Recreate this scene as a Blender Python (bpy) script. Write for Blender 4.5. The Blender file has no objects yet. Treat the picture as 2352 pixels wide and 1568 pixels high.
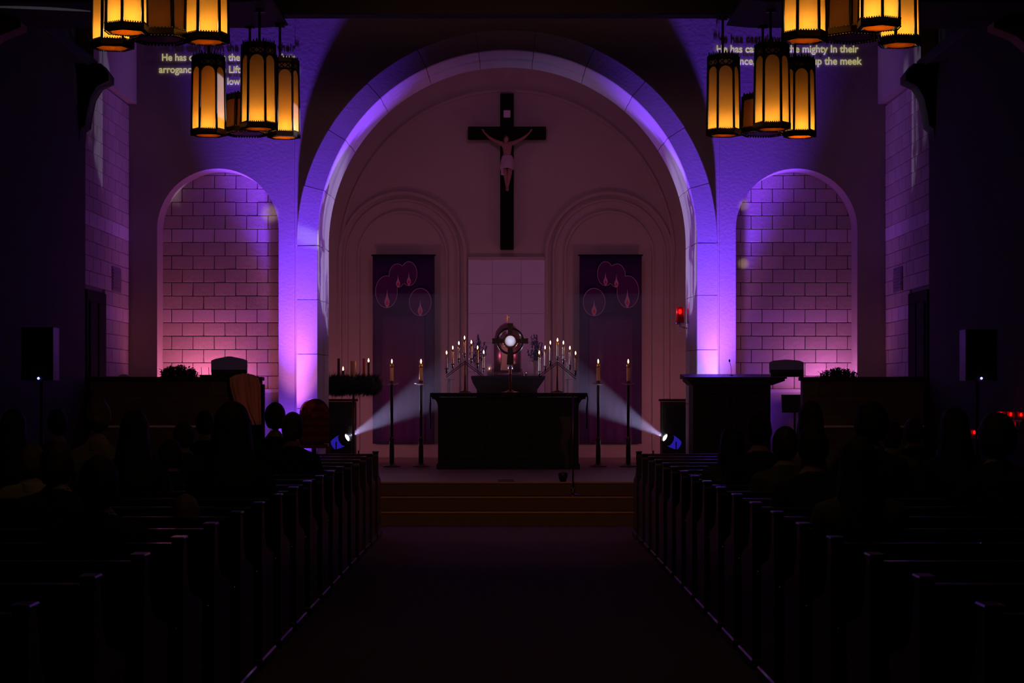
import bpy, bmesh, math, random
from mathutils import Vector, Matrix, noise
random.seed(7)
PI = math.pi
scene = bpy.context.scene
COL = scene.collection
F = 4545.0                                   # focal length in pixels of the 2352x1568 frame
VX, VY, CH = 1165.0, 905.0, 1.5              # vanishing point and eye height

# ------------------------------------------------------------------ camera
cam_d = bpy.data.cameras.new('camera')
cam = bpy.data.objects.new('camera', cam_d)
COL.objects.link(cam)
cam.location = (0, 0, CH)
cam.rotation_euler = (PI/2, 0, 0)
cam_d.sensor_width = 36
cam_d.lens = F/2352*36
cam_d.shift_x = (1176-VX)/2352
cam_d.shift_y = (VY-784)/2352
cam_d.clip_start = 0.1
cam_d.clip_end = 200
scene.camera = cam

# ------------------------------------------------------------------ world, exposure
scene.view_settings.view_transform = 'Standard'
scene.view_settings.look = 'None'
scene.view_settings.gamma = 1
scene.view_settings.exposure = 0
scene.view_settings.use_curve_mapping = False
w = bpy.data.worlds.new('world')
scene.world = w
w.use_nodes = True
w.node_tree.nodes['Background'].inputs[0].default_value = (0.02, 0.012, 0.012, 1)
w.node_tree.nodes['Background'].inputs[1].default_value = 0.15
cy = scene.cycles
cy.use_denoising = True
cy.sample_clamp_indirect = 3.0
cy.sample_clamp_direct = 0
cy.max_bounces = 7
cy.diffuse_bounces = 3
cy.glossy_bounces = 3
cy.transmission_bounces = 5
cy.transparent_max_bounces = 12
cy.volume_bounces = 0
cy.caustics_reflective = False
cy.caustics_refractive = False

def P(x, y, D):
    """pixel of the photograph at distance D -> point in the hall"""
    return Vector(((x-VX)*D/F, D, CH+(VY-y)*D/F))

def light(name, kind, loc, energy, color, target=None, size=0.05, angle=None, blend=0.5, shape=None, sy=None):
    ld = bpy.data.lights.new(name, kind)
    ld.energy = energy
    ld.color = color
    if kind in ('POINT', 'SPOT'):
        ld.shadow_soft_size = size
    if kind == 'SPOT':
        ld.spot_size = math.radians(angle)
        ld.spot_blend = blend
    if kind == 'AREA':
        ld.size = size
        if sy:
            ld.shape = 'RECTANGLE'; ld.size_y = sy
    o = bpy.data.objects.new(name, ld)
    COL.objects.link(o)
    o.location = loc
    if target is not None:
        d = Vector(target)-Vector(loc)
        o.rotation_euler = d.to_track_quat('-Z', 'Y').to_euler()
    return o

# stage wash: LED uplights at the foot of the arch, a hand's breadth in front of the wall
LZ = 0.80
BLUE = (0.14, 0.034, 1.0)
PINK = (0.85, 0.22, 0.75)
for sx in (-1, 1):
    base = Vector((sx*2.80, 25.56, LZ))
    light('uplight_blue', 'SPOT', base, 3600, BLUE, (sx*2.82, 25.95, 6.0), 0.05, 40, 1.0)
    light('uplight_cross', 'SPOT', base+Vector((0, 0.04, 0.75)), 430, (0.42, 0.13, 1.0), (-sx*4.4, 26.5, 5.0), 0.06, 40, 0.8)
    light('uplight_pink', 'SPOT', base+Vector((sx*0.02, 0, 0)), 170, PINK if sx < 0 else (0.75, 0.2, 0.95), (sx*2.72, 25.9, 2.6), 0.05, 48, 1.0)
light('uplight_cyan', 'SPOT', (2.78, 25.50, LZ), 45, (0.25, 0.85, 1.0), (2.52, 25.9, 1.9), 0.05, 44, 1.0)
for sx in (-1, 1):
    light('uplight_low', 'SPOT', (sx*2.80, 25.50, LZ), 38, (0.22, 0.05, 1.0), (sx*2.78, 25.95, 1.15), 0.05, 115, 1.0)
# added unseen spots stand in for reflections on left jamb and in niches
light('added_reflection_spot', 'SPOT', (1.2, 24.6, 2.2), 420, (0.95, 0.85, 1.0), P(708, 545, 25.9), 0.02, 4.2, 1.0)
light('added_reflection_spot', 'SPOT', (-2.3, 18.0, 3.0), 900, (1.0, 0.75, 0.50), P(620, 490, 26.43), 0.02, 2.0, 1.0)
light('added_reflection_spot', 'SPOT', (2.3, 18.0, 3.0), 700, (1.0, 0.75, 0.45), P(1708, 470, 26.43), 0.02, 1.3, 1.0)
light('added_reflection_spot', 'SPOT', (2.3, 18.0, 3.0), 900, (1.0, 0.75, 0.45), P(1708, 605, 26.43), 0.02, 1.2, 1.0)
# niche wash from the floor of each niche
light('niche_lamp', 'AREA', (-3.95, 26.06, 1.52), 11, (0.92, 0.20, 0.46), (-3.9, 26.45, 2.9), 0.9, sy=0.06)
light('niche_lamp', 'AREA', (4.22, 26.06, 1.52), 9, (0.72, 0.18, 0.66), (4.1, 26.45, 2.9), 0.7, sy=0.06)
# added unseen pink fill at both sides brightens the sanctuary wall from low
for sx in (-1, 1):
    light('sanctuary_fill', 'AREA', (sx*2.95, 30.3, 1.0), 10, (1.0, 0.26, 0.44), (sx*0.4, 32.4, 2.8), 0.5, sy=0.5)
light('sanctuary_top_fill', 'AREA', (0, 28.5, 6.7), 8, (0.75, 0.22, 0.7), (0, 32.4, 3.0), 0.6, sy=0.6)  # unseen fill added overhead, no fitting known there
# unseen warm fills added to brighten chancel front, steps and nave
light('chancel_fill', 'SPOT', (0, 12.5, 4.5), 150, (1.0, 0.42, 0.34), (0, 24.6, 1.4), 0.2, 66, 0.9)
light('step_fill', 'SPOT', (0, 18.5, 4.6), 46, (1.0, 0.42, 0.20), (0, 22.6, 0), 0.2, 62, 1.0)
light('nave_fill', 'AREA', (0, 9.0, 6.2), 7, (1.0, 0.62, 0.30), (0, 14.0, 0), 3.0, sy=3.0)
# follow spots that cross on the altar (their fixtures are built below)
SPOT_L, SPOT_R = P(795, 1006, 29.0), P(1530, 1006, 29.0)
AIM = P(1168, 800, 27.75)
for s in (SPOT_L, SPOT_R):
    d = (AIM-s).normalized()
    light('follow_spot', 'SPOT', s+d*0.05, 680, (0.66, 0.62, 1.0), AIM, 0.018, 25, 0.5)
# unseen narrow spots added to whiten panes of the left hand lanterns
light('lantern_pane_fill', 'SPOT', (3.9, 19.0, 1.2), 5200, (0.78, 0.76, 1.0), P(506, 222, 17.5), 0.01, 2.9, 0.2)
light('lantern_pane_fill', 'SPOT', (3.9, 19.0, 1.2), 3800, (0.85, 0.74, 0.95), P(664, 265, 17.8), 0.01, 2.2, 0.3)

# ------------------------------------------------------------------ materials
MATS = {}
def mat(name, col, rough=0.6, metal=0.0, bump=0.0, bscale=30, vary=0.0, vscale=6, emit=None, estr=0, spec=0.5, coat=0, kind='noise', random_tone=0.0):
    if name in MATS:
        return MATS[name]
    m = bpy.data.materials.new(name)
    m.use_nodes = True
    nt = m.node_tree
    b = nt.nodes['Principled BSDF']
    b.inputs['Base Color'].default_value = (*col, 1)
    b.inputs['Roughness'].default_value = rough
    b.inputs['Metallic'].default_value = metal
    b.inputs['Specular IOR Level'].default_value = spec
    b.inputs['Coat Weight'].default_value = coat
    if emit:
        b.inputs['Emission Color'].default_value = (*emit, 1)
        b.inputs['Emission Strength'].default_value = estr
        m.cycles.emission_sampling = 'NONE'
    tc = nt.nodes.new('ShaderNodeTexCoord')
    if vary > 0 or random_tone > 0:
        n = nt.nodes.new('ShaderNodeTexNoise' if kind == 'noise' else 'ShaderNodeTexWave')
        n.inputs['Scale'].default_value = vscale
        if kind == 'noise':
            n.inputs['Detail'].default_value = 5
        else:
            n.inputs['Distortion'].default_value = 6; n.inputs['Detail'].default_value = 3
            n.bands_direction = 'Z'
        nt.links.new(tc.outputs['Object'], n.inputs['Vector'])
        r = nt.nodes.new('ShaderNodeMapRange')
        r.inputs[3].default_value = 1-vary; r.inputs[4].default_value = 1+vary
        nt.links.new(n.outputs[0], r.inputs[0])
        src = r.outputs[0]
        if random_tone > 0:
            oi = nt.nodes.new('ShaderNodeObjectInfo')
            r2 = nt.nodes.new('ShaderNodeMapRange')
            r2.inputs[3].default_value = 1-random_tone; r2.inputs[4].default_value = 1+random_tone
            nt.links.new(oi.outputs['Random'], r2.inputs[0])
            mu = nt.nodes.new('ShaderNodeMath'); mu.operation = 'MULTIPLY'
            nt.links.new(src, mu.inputs[0]); nt.links.new(r2.outputs[0], mu.inputs[1])
            src = mu.outputs[0]
        mx = nt.nodes.new('ShaderNodeVectorMath'); mx.operation = 'SCALE'
        mx.inputs[0].default_value = col
        nt.links.new(src, mx.inputs['Scale'])
        nt.links.new(mx.outputs[0], b.inputs['Base Color'])
    if bump > 0:
        n = nt.nodes.new('ShaderNodeTexNoise')
        n.inputs['Scale'].default_value = bscale; n.inputs['Detail'].default_value = 6
        nt.links.new(tc.outputs['Object'], n.inputs['Vector'])
        bp = nt.nodes.new('ShaderNodeBump')
        bp.inputs['Strength'].default_value = bump; bp.inputs['Distance'].default_value = 0.01
        nt.links.new(n.outputs[0], bp.inputs['Height'])
        nt.links.new(bp.outputs[0], b.inputs['Normal'])
    MATS[name] = m
    return m

plaster = mat('plaster', (0.50, 0.44, 0.40), 0.85, bump=0.25, bscale=25, vary=0.06, vscale=3)
trimstone = mat('cut_stone', (0.66, 0.60, 0.60), 0.75, bump=0.15, bscale=35, vary=0.08, vscale=7, random_tone=0.06)
brickm = mat('pale_block', (0.50, 0.42, 0.38), 0.85, bump=0.5, bscale=28, vary=0.16, vscale=9, random_tone=0.10)
bandm = mat('pale_band', (0.66, 0.57, 0.60), 0.8, bump=0.3, bscale=28, vary=0.08)
mortar = mat('mortar', (0.27, 0.22, 0.21), 0.95)
backstone = mat('sanctuary_stone', (0.50, 0.42, 0.38), 0.85, bump=0.3, bscale=14, vary=0.08, vscale=1.5)
marble = mat('pale_marble', (0.72, 0.66, 0.86), 0.45, vary=0.08, vscale=4, random_tone=0.05)
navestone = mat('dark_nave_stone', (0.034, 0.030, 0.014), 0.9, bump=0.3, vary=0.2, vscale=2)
darkwood = mat('dark_wood', (0.007, 0.005, 0.003), 0.5, spec=0.25, vary=0.35, vscale=3, kind='wave')
pewwood = mat('pew_wood', (0.022, 0.015, 0.010), 0.33, vary=0.35, vscale=3, kind='wave', coat=0.25)
blackwood = mat('black_wood', (0.008, 0.006, 0.003), 0.8, spec=0.1, vary=0.2, vscale=5)
roofwood = mat('roof_wood', (0.012, 0.009, 0.007), 0.8, vary=0.3, vscale=4)
corbelwood = mat('corbel_wood', (0.45, 0.27, 0.15), 0.7, vary=0.2, vscale=5)
carpet = mat('carpet', (0.10, 0.062, 0.038), 0.95, bump=0.4, bscale=300, vary=0.12, vscale=60)
stepcarpet = mat('step_carpet', (0.13, 0.075, 0.03), 0.95, bump=0.4, bscale=200, vary=0.2, vscale=40)
nosing = mat('step_nosing', (0.42, 0.20, 0.06), 0.5, vary=0.15)
stagefloor = mat('stage_floor', (0.26, 0.16, 0.13), 0.32, vary=0.15, vscale=6, bump=0.1)
iron = mat('black_iron', (0.012, 0.009, 0.006), 0.5, metal=0.4)
polishediron = mat('chrome_edge', (0.6, 0.6, 0.65), 0.25, metal=1.0)
brass = mat('brass', (0.55, 0.33, 0.12), 0.22, metal=1.0)
darkbrass = mat('dark_brass', (0.14, 0.07, 0.04), 0.28, metal=0.9)
bronze = mat('dark_bronze', (0.016, 0.010, 0.008), 0.3, metal=0.3)
silver = mat('silver', (0.75, 0.72, 0.78), 0.2, metal=1.0)
rosemetal = mat('rose_metal', (0.50, 0.24, 0.30), 0.3, metal=0.85)
wax = mat('cream_wax', (0.90, 0.80, 0.55), 0.5)
waxamber = mat('amber_wax', (0.80, 0.42, 0.20), 0.5)
waxpurple = mat('purple_wax', (0.06, 0.012, 0.04), 0.45)
waxrose = mat('rose_wax', (0.75, 0.10, 0.08), 0.45)
flamem = mat('flame', (1, 0.6, 0.3), 0.5, emit=(1.0, 0.55, 0.25), estr=22)
emberm = mat('red_flame', (1, 0.1, 0.05), 0.5, emit=(1.0, 0.16, 0.05), estr=7)
purplecloth = mat('violet_cloth', (0.040, 0.003, 0.085), 0.9, bump=0.3, bscale=200, vary=0.15, vscale=12)
plumcloth = mat('plum_cloth', (0.085, 0.004, 0.12), 0.9, bump=0.3, bscale=200, vary=0.15, vscale=12)
ovalcloth = mat('mauve_cloth', (0.095, 0.010, 0.13), 0.9, vary=0.1, vscale=12)
lilac = mat('lilac_cord', (0.62, 0.40, 0.62), 0.8)
flameredcloth = mat('red_cloth', (0.80, 0.02, 0.06), 0.8)
corpusm = mat('painted_flesh', (0.42, 0.22, 0.18), 0.7, vary=0.15, vscale=6)
clothwhite = mat('white_plaster_cloth', (0.58, 0.44, 0.52), 0.8, vary=0.1, vscale=8)
leaf = mat('leaf', (0.035, 0.06, 0.025), 0.7, vary=0.3, vscale=9)
needle = mat('needle', (0.014, 0.030, 0.016), 0.8, vary=0.3, vscale=9)
blueflower = mat('blue_petal', (0.09, 0.09, 0.32), 0.7)
blackplastic = mat('black_plastic', (0.008, 0.008, 0.009), 0.5)
grille = mat('speaker_grille', (0.006, 0.006, 0.007), 0.8, bump=0.5, bscale=400)
bluelens = mat('blue_led', (0.1, 0.1, 0.8), 0.4, emit=(0.25, 0.25, 1.0), estr=8)
bluehousing = mat('blue_glow_panel', (0.02, 0.02, 0.4), 0.4, emit=(0.05, 0.03, 1.0), estr=0.30)
lensm = mat('spot_lens', (1, 1, 1), 0.3, emit=(0.93, 0.97, 1.0), estr=14)
bluelitpanel = mat('pale_panel_blue_lit', (0.30, 0.32, 0.95), 0.6, vary=0.06)  # bluish light falling on the panel is put into its base colour
peach = mat('peach_cloth', (0.80, 0.36, 0.26), 0.85, bump=0.3, bscale=120, vary=0.08)
redvelvet = mat('red_velvet', (0.35, 0.015, 0.03), 0.8, vary=0.15)
redwood = mat('polished_red_wood', (0.10, 0.030, 0.018), 0.25, coat=0.4, vary=0.3, kind='wave', vscale=3)
projm = mat('glowing_letters', (0.5, 0.5, 0.4), 0.9, emit=(0.62, 0.56, 0.22), estr=0.55)
skinm = mat('skin', (0.35, 0.20, 0.14), 0.6)
smokeglass = mat('smoke_glass', (0.7, 0.7, 0.75), 0.1)
eyem = mat('eye', (0.03, 0.02, 0.02), 0.2)
lipm = mat('lips', (0.30, 0.10, 0.09), 0.5)

def pane_mat(name, col, mix=0.5):
    m = bpy.data.materials.new(name); m.use_nodes = True
    nt = m.node_tree; nt.nodes.clear()
    o = nt.nodes.new('ShaderNodeOutputMaterial')
    t = nt.nodes.new('ShaderNodeBsdfTranslucent'); d = nt.nodes.new('ShaderNodeBsdfDiffuse')
    x = nt.nodes.new('ShaderNodeMixShader')
    n = nt.nodes.new('ShaderNodeTexNoise'); n.inputs['Scale'].default_value = 14
    r = nt.nodes.new('ShaderNodeMapRange'); r.inputs[3].default_value = 0.9; r.inputs[4].default_value = 1.1
    tc = nt.nodes.new('ShaderNodeTexCoord')
    nt.links.new(tc.outputs['Object'], n.inputs['Vector'])
    v = nt.nodes.new('ShaderNodeVectorMath'); v.operation = 'SCALE'; v.inputs[0].default_value = col
    nt.links.new(n.outputs[0], r.inputs[0]); nt.links.new(r.outputs[0], v.inputs['Scale'])
    nt.links.new(v.outputs[0], t.inputs[0])
    d.inputs[0].default_value = (0.55, 0.45, 0.36, 1)
    x.inputs[0].default_value = mix
    nt.links.new(t.outputs[0], x.inputs[1]); nt.links.new(d.outputs[0], x.inputs[2]); nt.links.new(x.outputs[0], o.inputs[0])
    MATS[name] = m
    return m
amberpane = pane_mat('amber_glass', (0.95, 0.39, 0.05), 0.34)
hostm = pane_mat('white_wafer', (0.98, 0.98, 0.95), 0.25)

def glass_mat(name, col, rough=0.05, alpha=0.35):
    m = bpy.data.materials.new(name); m.use_nodes = True
    nt = m.node_tree; nt.nodes.clear()
    o = nt.nodes.new('ShaderNodeOutputMaterial')
    t = nt.nodes.new('ShaderNodeBsdfTransparent'); t.inputs[0].default_value = (*col, 1)
    g = nt.nodes.new('ShaderNodeBsdfPrincipled'); g.inputs['Base Color'].default_value = (*col, 1); g.inputs['Roughness'].default_value = rough
    x = nt.nodes.new('ShaderNodeMixShader'); x.inputs[0].default_value = alpha
    nt.links.new(t.outputs[0], x.inputs[1]); nt.links.new(g.outputs[0], x.inputs[2]); nt.links.new(x.outputs[0], o.inputs[0])
    MATS[name] = m
    return m
clearglass = glass_mat('clear_glass', (0.9, 0.9, 0.95))
redglass = glass_mat('red_glass', (0.85, 0.02, 0.03), alpha=0.45)

# ------------------------------------------------------------------ mesh helpers
class MB:
    def __init__(s):
        s.v = []; s.f = []; s.sm = []
    def add(s, vs, fs, smooth=False):
        o = len(s.v)
        s.v += [Vector(v) for v in vs]
        s.f += [tuple(i+o for i in f) for f in fs]
        s.sm += [smooth]*len(fs)
        return s
    def box(s, x0, x1, y0, y1, z0, z1, bev=0.0):
        if x0 > x1: x0, x1 = x1, x0
        b = min(bev, (x1-x0)/2.2, (y1-y0)/2.2, (z1-z0)/2.2)
        if b <= 0:
            v = [(x, y, z) for z in (z0, z1) for y in (y0, y1) for x in (x0, x1)]
            f = [(0, 2, 3, 1), (4, 5, 7, 6), (0, 1, 5, 4), (2, 6, 7, 3), (0, 4, 6, 2), (1, 3, 7, 5)]
            return s.add(v, f)
        # chamfered in plan and at top/bottom
        def ring(i, z):
            return [(x0+i+b, y0+i, z), (x1-i-b, y0+i, z), (x1-i, y0+i+b, z), (x1-i, y1-i-b, z), (x1-i-b, y1-i, z), (x0+i+b, y1-i, z), (x0+i, y1-i-b, z), (x0+i, y0+i+b, z)]
        v = ring(b*0.6, z0)+ring(0, z0+b)+ring(0, z1-b)+ring(b*0.6, z1)
        f = [tuple(range(7, -1, -1)), tuple(range(24, 32))]
        for k in range(3):
            for j in range(8):
                a = k*8+j; c = k*8+(j+1) % 8
                f.append((a, c, c+8, a+8))
        return s.add(v, f)
    def lathe(s, prof, c=(0, 0, 0), n=20, smooth=True, axis=None, cap=True):
        """prof: list of (r, z) from bottom to top round a vertical axis through c"""
        c = Vector(c); v = []; f = []
        M = Matrix.Identity(3) if axis is None else Vector(axis).normalized().to_track_quat('Z', 'Y').to_matrix()
        for r, z in prof:
            for j in range(n):
                a = 2*PI*j/n
                v.append(c+M @ Vector((r*math.cos(a), r*math.sin(a), z)))
        for k in range(len(prof)-1):
            for j in range(n):
                a = k*n+j; b = k*n+(j+1) % n
                f.append((a, b, b+n, a+n))
        if cap:
            f.append(tuple(range(n-1, -1, -1))); f.append(tuple(range((len(prof)-1)*n, len(prof)*n)))
        return s.add(v, f, smooth)
    def tube(s, pts, r, n=8, smooth=True, closed=False):
        pts = [Vector(p) for p in pts]; m = len(pts); v = []; f = []
        rs = r if isinstance(r, (list, tuple)) else [r]*m
        up = None
        for i, p in enumerate(pts):
            if closed:
                t = (pts[(i+1) % m]-pts[i-1]).normalized()
            else:
                t = (pts[min(i+1, m-1)]-pts[max(i-1, 0)]).normalized()
            if up is None:
                up = Vector((0, 0, 1)) if abs(t.z) < 0.9 else Vector((0, 1, 0))
            a = t.cross(up).normalized(); b = a.cross(t).normalized(); up = b
            for j in range(n):
                q = 2*PI*j/n
                v.append(p+(a*math.cos(q)+b*math.sin(q))*rs[i])
        for i in range(m if closed else m-1):
            for j in range(n):
                A = i*n+j; B = i*n+(j+1) % n; C = ((i+1) % m)*n+(j+1) % n; D = ((i+1) % m)*n+j
                f.append((A, B, C, D))
        if not closed:
            f.append(tuple(range(n-1, -1, -1))); f.append(tuple(range((m-1)*n, m*n)))
        return s.add(v, f, smooth)
    def prism(s, poly, d0, d1, plane='xz'):
        """closed outline extruded; plane xz -> along y, yz -> along x, xy -> along z"""
        n = len(poly)
        mk = {'xz': lambda a, b, d: (a, d, b), 'yz': lambda a, b, d: (d, a, b), 'xy': lambda a, b, d: (a, b, d)}[plane]
        v = [mk(a, b, d0) for a, b in poly]+[mk(a, b, d1) for a, b in poly]
        f = [tuple(range(n-1, -1, -1)), tuple(range(n, 2*n))]
        f += [(i, (i+1) % n, n+(i+1) % n, n+i) for i in range(n)]
        return s.add(v, f)
    def ball(s, c, r, n=12, m=8, sc=(1, 1, 1)):
        c = Vector(c); prof = []
        v = []; f = []
        for k in range(m+1):
            t = PI*k/m
            for j in range(n):
                a = 2*PI*j/n
                v.append(c+Vector((r*sc[0]*math.sin(t)*math.cos(a), r*sc[1]*math.sin(t)*math.sin(a), -r*sc[2]*math.cos(t))))
        for k in range(m):
            for j in range(n):
                a = k*n+j; b = k*n+(j+1) % n
                f.append((a, b, b+n, a+n))
        return s.add(v, f, True)
    def xform(s, M):
        s.v = [M @ v for v in s.v]; return s
    def build(s, name, material, parent=None, local=False, kind=None, label=None):
        off = Vector((0, 0, 0))
        if parent is not None and not local:
            p = parent
            while p is not None:
                off += p.location; p = p.parent
        me = bpy.data.meshes.new(name)
        me.from_pydata([tuple(v-off) for v in s.v], [], s.f)
        for p, k in zip(me.polygons, s.sm): p.use_smooth = k
        me.materials.append(material)
        bm = bmesh.new(); bm.from_mesh(me)
        bmesh.ops.remove_doubles(bm, verts=bm.verts, dist=1e-6)
        bmesh.ops.recalc_face_normals(bm, faces=bm.faces)
        bm.to_mesh(me); bm.free()
        o = bpy.data.objects.new(name, me)
        COL.objects.link(o)
        if parent is not None: o.parent = parent
        if kind: o['kind'] = kind
        if label: o['label'] = label
        return o

def thing(name, label, cat, loc=(0, 0, 0), group=None):
    o = bpy.data.objects.new(name, None); COL.objects.link(o)
    o.location = loc; o['label'] = label; o['category'] = cat
    o.empty_display_size = 0.1
    if group: o['group'] = group
    return o
def tag(o, label, cat, group=None):
    o['label'] = label; o['category'] = cat
    if group: o['group'] = group
    return o
def structure(o, label=None):
    o['kind'] = 'structure'
    if label: o['label'] = label
    return o
def link_mesh(name, me, parent=None, loc=(0, 0, 0), rot=None):
    o = bpy.data.objects.new(name, me); COL.objects.link(o)
    o.location = loc
    if rot: o.rotation_euler = rot
    if parent is not None: o.parent = parent
    return o
def copy_tree(o, parent=None):
    c = o.copy(); COL.objects.link(c); c.parent = parent
    for ch in list(o.children):
        copy_tree(ch, c)
    return c

ORD = ['first', 'second', 'third', 'fourth', 'fifth', 'sixth', 'seventh', 'eighth', 'ninth', 'tenth', 'eleventh', 'twelfth', 'thirteenth', 'fourteenth', 'fifteenth', 'sixteenth', 'seventeenth', 'eighteenth']
# ------------------------------------------------------------------ the building
WY = 26.0            # plane of the chancel wall
SF = 0.465           # sanctuary floor
TOP = 6.9
CZ = 3.52            # height of the arch centre
RO, RI = 2.76, 2.475

structure(MB().box(-5.3, 5.3, -4, 22.62, -0.1, 0).build('floor', carpet), 'dark carpeted nave floor and central aisle')
# steps (three) up to the sanctuary
steps = thing('chancel_steps', 'three broad carpeted steps rising from the aisle to the sanctuary', 'steps', (0, 22.6, 0))
YS = [22.6, 22.95, 23.3]
for i in range(3):
    z = 0.155*(i+1)
    s = MB().box(-5, 5, YS[i], YS[i]+(0.36 if i < 2 else 0.5), 0 if i == 0 else z-0.16, z-0.012).build('step', stepcarpet, steps)
    MB().box(-5, 5, YS[i]-0.012, YS[i]+0.03, z-0.016, z+0.003, 0.004).build('nosing', nosing, s)
structure(MB().box(-5.3, 5.3, 23.34, 33, SF-0.3, SF).build('floor_sanctuary', stagefloor), 'polished sanctuary floor')

# chancel wall with the great arch and two niches
NIX0, NIX1 = (361-VX)*WY/F, (640-VX)*WY/F            # left niche
NR = (NIX1-NIX0)/2
def niche_top(x, c):
    t = max(0.0, NR*NR-(x-c)**2)
    return 3.665+math.sqrt(t)
NSILL = 1.565
RH = 2.755
def wall_front():
    m = MB()
    xs = set([-5.0, -2.79, 2.79, 5.0, -RH, RH])
    for sx in (-1, 1):
        c = sx*abs((NIX0+NIX1)/2)
        for k in range(33):
            xs.add(round(c-NR*math.cos(PI*k/32), 6))
    for k in range(49):
        xs.add(round(-RH*math.cos(PI*k/48), 6))
    xs = sorted(xs)
    def strip(x0, x1, b0, b1, y, top=TOP):
        if b0 >= top: return
        m.add([(x0, y, b0), (x1, y, b1), (x1, y, top), (x0, y, top)], [(0, 1, 2, 3)])
    for x0, x1 in zip(xs, xs[1:]):
        if x1-x0 < 1e-5: continue
        mid = (x0+x1)/2
        y = WY+0.02 if abs(mid) < 2.79 else WY
        if abs(mid) < RH:
            strip(x0, x1, CZ+math.sqrt(max(0, RH**2-x0*x0)), CZ+math.sqrt(max(0, RH**2-x1*x1)), y)
            continue
        done = False
        for sx in (-1, 1):
            c = sx*abs((NIX0+NIX1)/2)
            if abs(mid-c) < NR:
                strip(x0, x1, niche_top(x0, c), niche_top(x1, c), y)
                done = True
        if not done:
            strip(x0, x1, SF, SF, y)
    # step between the recessed centre bay and the side bays
    for sx in (-1, 1):
        m.add([(sx*2.79, WY, 3.4), (sx*2.79, WY+0.02, 3.4), (sx*2.79, WY+0.02, TOP), (sx*2.79, WY, TOP)], [(0, 1, 2, 3)])
    o = m.build('wall_front', plaster)
    return structure(o, 'plastered chancel wall around the great arch and two niches')
wf = wall_front()

def course_bricks(parent, axis, plane, u0, u1, z0, z1, bw, bh, gap, depth, inside, bands=(), face=1, start=0, limit=290):
    """individual blocks on a vertical surface, meshes shared between equal widths. axis 'x' -> wall spans x at y=plane; 'y' -> spans y at x=plane"""
    cache = {}
    nz = int((z1-z0)/bh+0.5)
    cnt = 0
    for r in range(nz):
        zc0 = z0+r*bh
        off = (bw/2 if (r+start) % 2 else 0)
        u = u0-off
        while u < u1-1e-4:
            a, b = max(u, u0), min(u+bw, u1)
            u += bw
            if b-a < 0.04: continue
            if not inside((a+b)/2, zc0+bh/2, (b-a)/2, bh/2): continue
            if cnt >= limit: return
            key = (round(b-a-gap, 3), random.randrange(2))
            isband = r in bands
            kk = (key, isband)
            if kk not in cache:
                wd, hd = (b-a-gap)/2, (bh-gap)/2
                j = 0.004*random.random()
                m = MB()
                if axis == 'x':
                    m.box(-wd, wd, -depth-j, 0, -hd, hd, 0.006)
                else:
                    m.box(-face*(depth+j) if face > 0 else 0, 0 if face > 0 else (depth+j), -wd, wd, -hd, hd, 0.006)
                ob = m.build('brick', bandm if isband else brickm, None, True)
                cache[kk] = ob.data
                bpy.data.objects.remove(ob)
            loc = ((a+b)/2, plane, zc0+bh/2) if axis == 'x' else (plane, (a+b)/2, zc0+bh/2)
            link_mesh('brick', cache[kk], parent, loc)
            cnt += 1

for sx in (-1, 1):
    c = sx*abs((NIX0+NIX1)/2)
    BY = WY+0.45
    # reveal
    side = 'left' if sx < 0 else 'right'
    m = MB()
    outl = [(c-NR, SF)]+[(c-NR*math.cos(PI*k/32), 3.665+NR*math.sin(PI*k/32)) for k in range(33)]+[(c+NR, SF)]
    v = [(x, WY-0.0, z) for x, z in outl]+[(x, BY+0.05, z) for x, z in outl]
    n = len(outl)
    m.add(v, [(i, i+1, n+i+1, n+i) for i in range(n-1)], True)
    o = m.build('trim_niche_'+side, plaster); structure(o, 'plastered reveal of the %s niche' % side)
    structure(MB().box(c-NR-0.0, c+NR, BY-0.07, BY, NSILL-0.045, NSILL+0.004, 0.008).build('trim_sill_'+side, trimstone), 'pale sill of the %s niche' % side)
    nb = MB().add([(c-NR-0.1, BY+0.01, NSILL-0.1), (c+NR+0.1, BY+0.01, NSILL-0.1), (c+NR+0.1, BY+0.01, 4.7), (c-NR-0.1, BY+0.01, 4.7)], [(0, 1, 2, 3)]).build('wall_niche_'+side, mortar)
    structure(MB().box(c-NR, c+NR, BY-0.05, BY+0.02, SF, NSILL-0.04).build('wall_dado_'+side, plaster), 'plastered dado under the %s niche sill' % side)
    structure(nb, 'back wall of the %s niche laid in pale stone blocks' % side)
    def ins(u, z, hu, hz, c=c):
        if abs(u-c)-hu > NR: return False
        return z-hz < niche_top(min(max(u, c-NR), c+NR), c)+0.12
    course_bricks(nb, 'x', BY+0.01, c-NR-0.03, c+NR+0.03, NSILL, 4.66, 0.2865, 0.1785, 0.008, 0.022, ins, bands=(5, 11))

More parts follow.
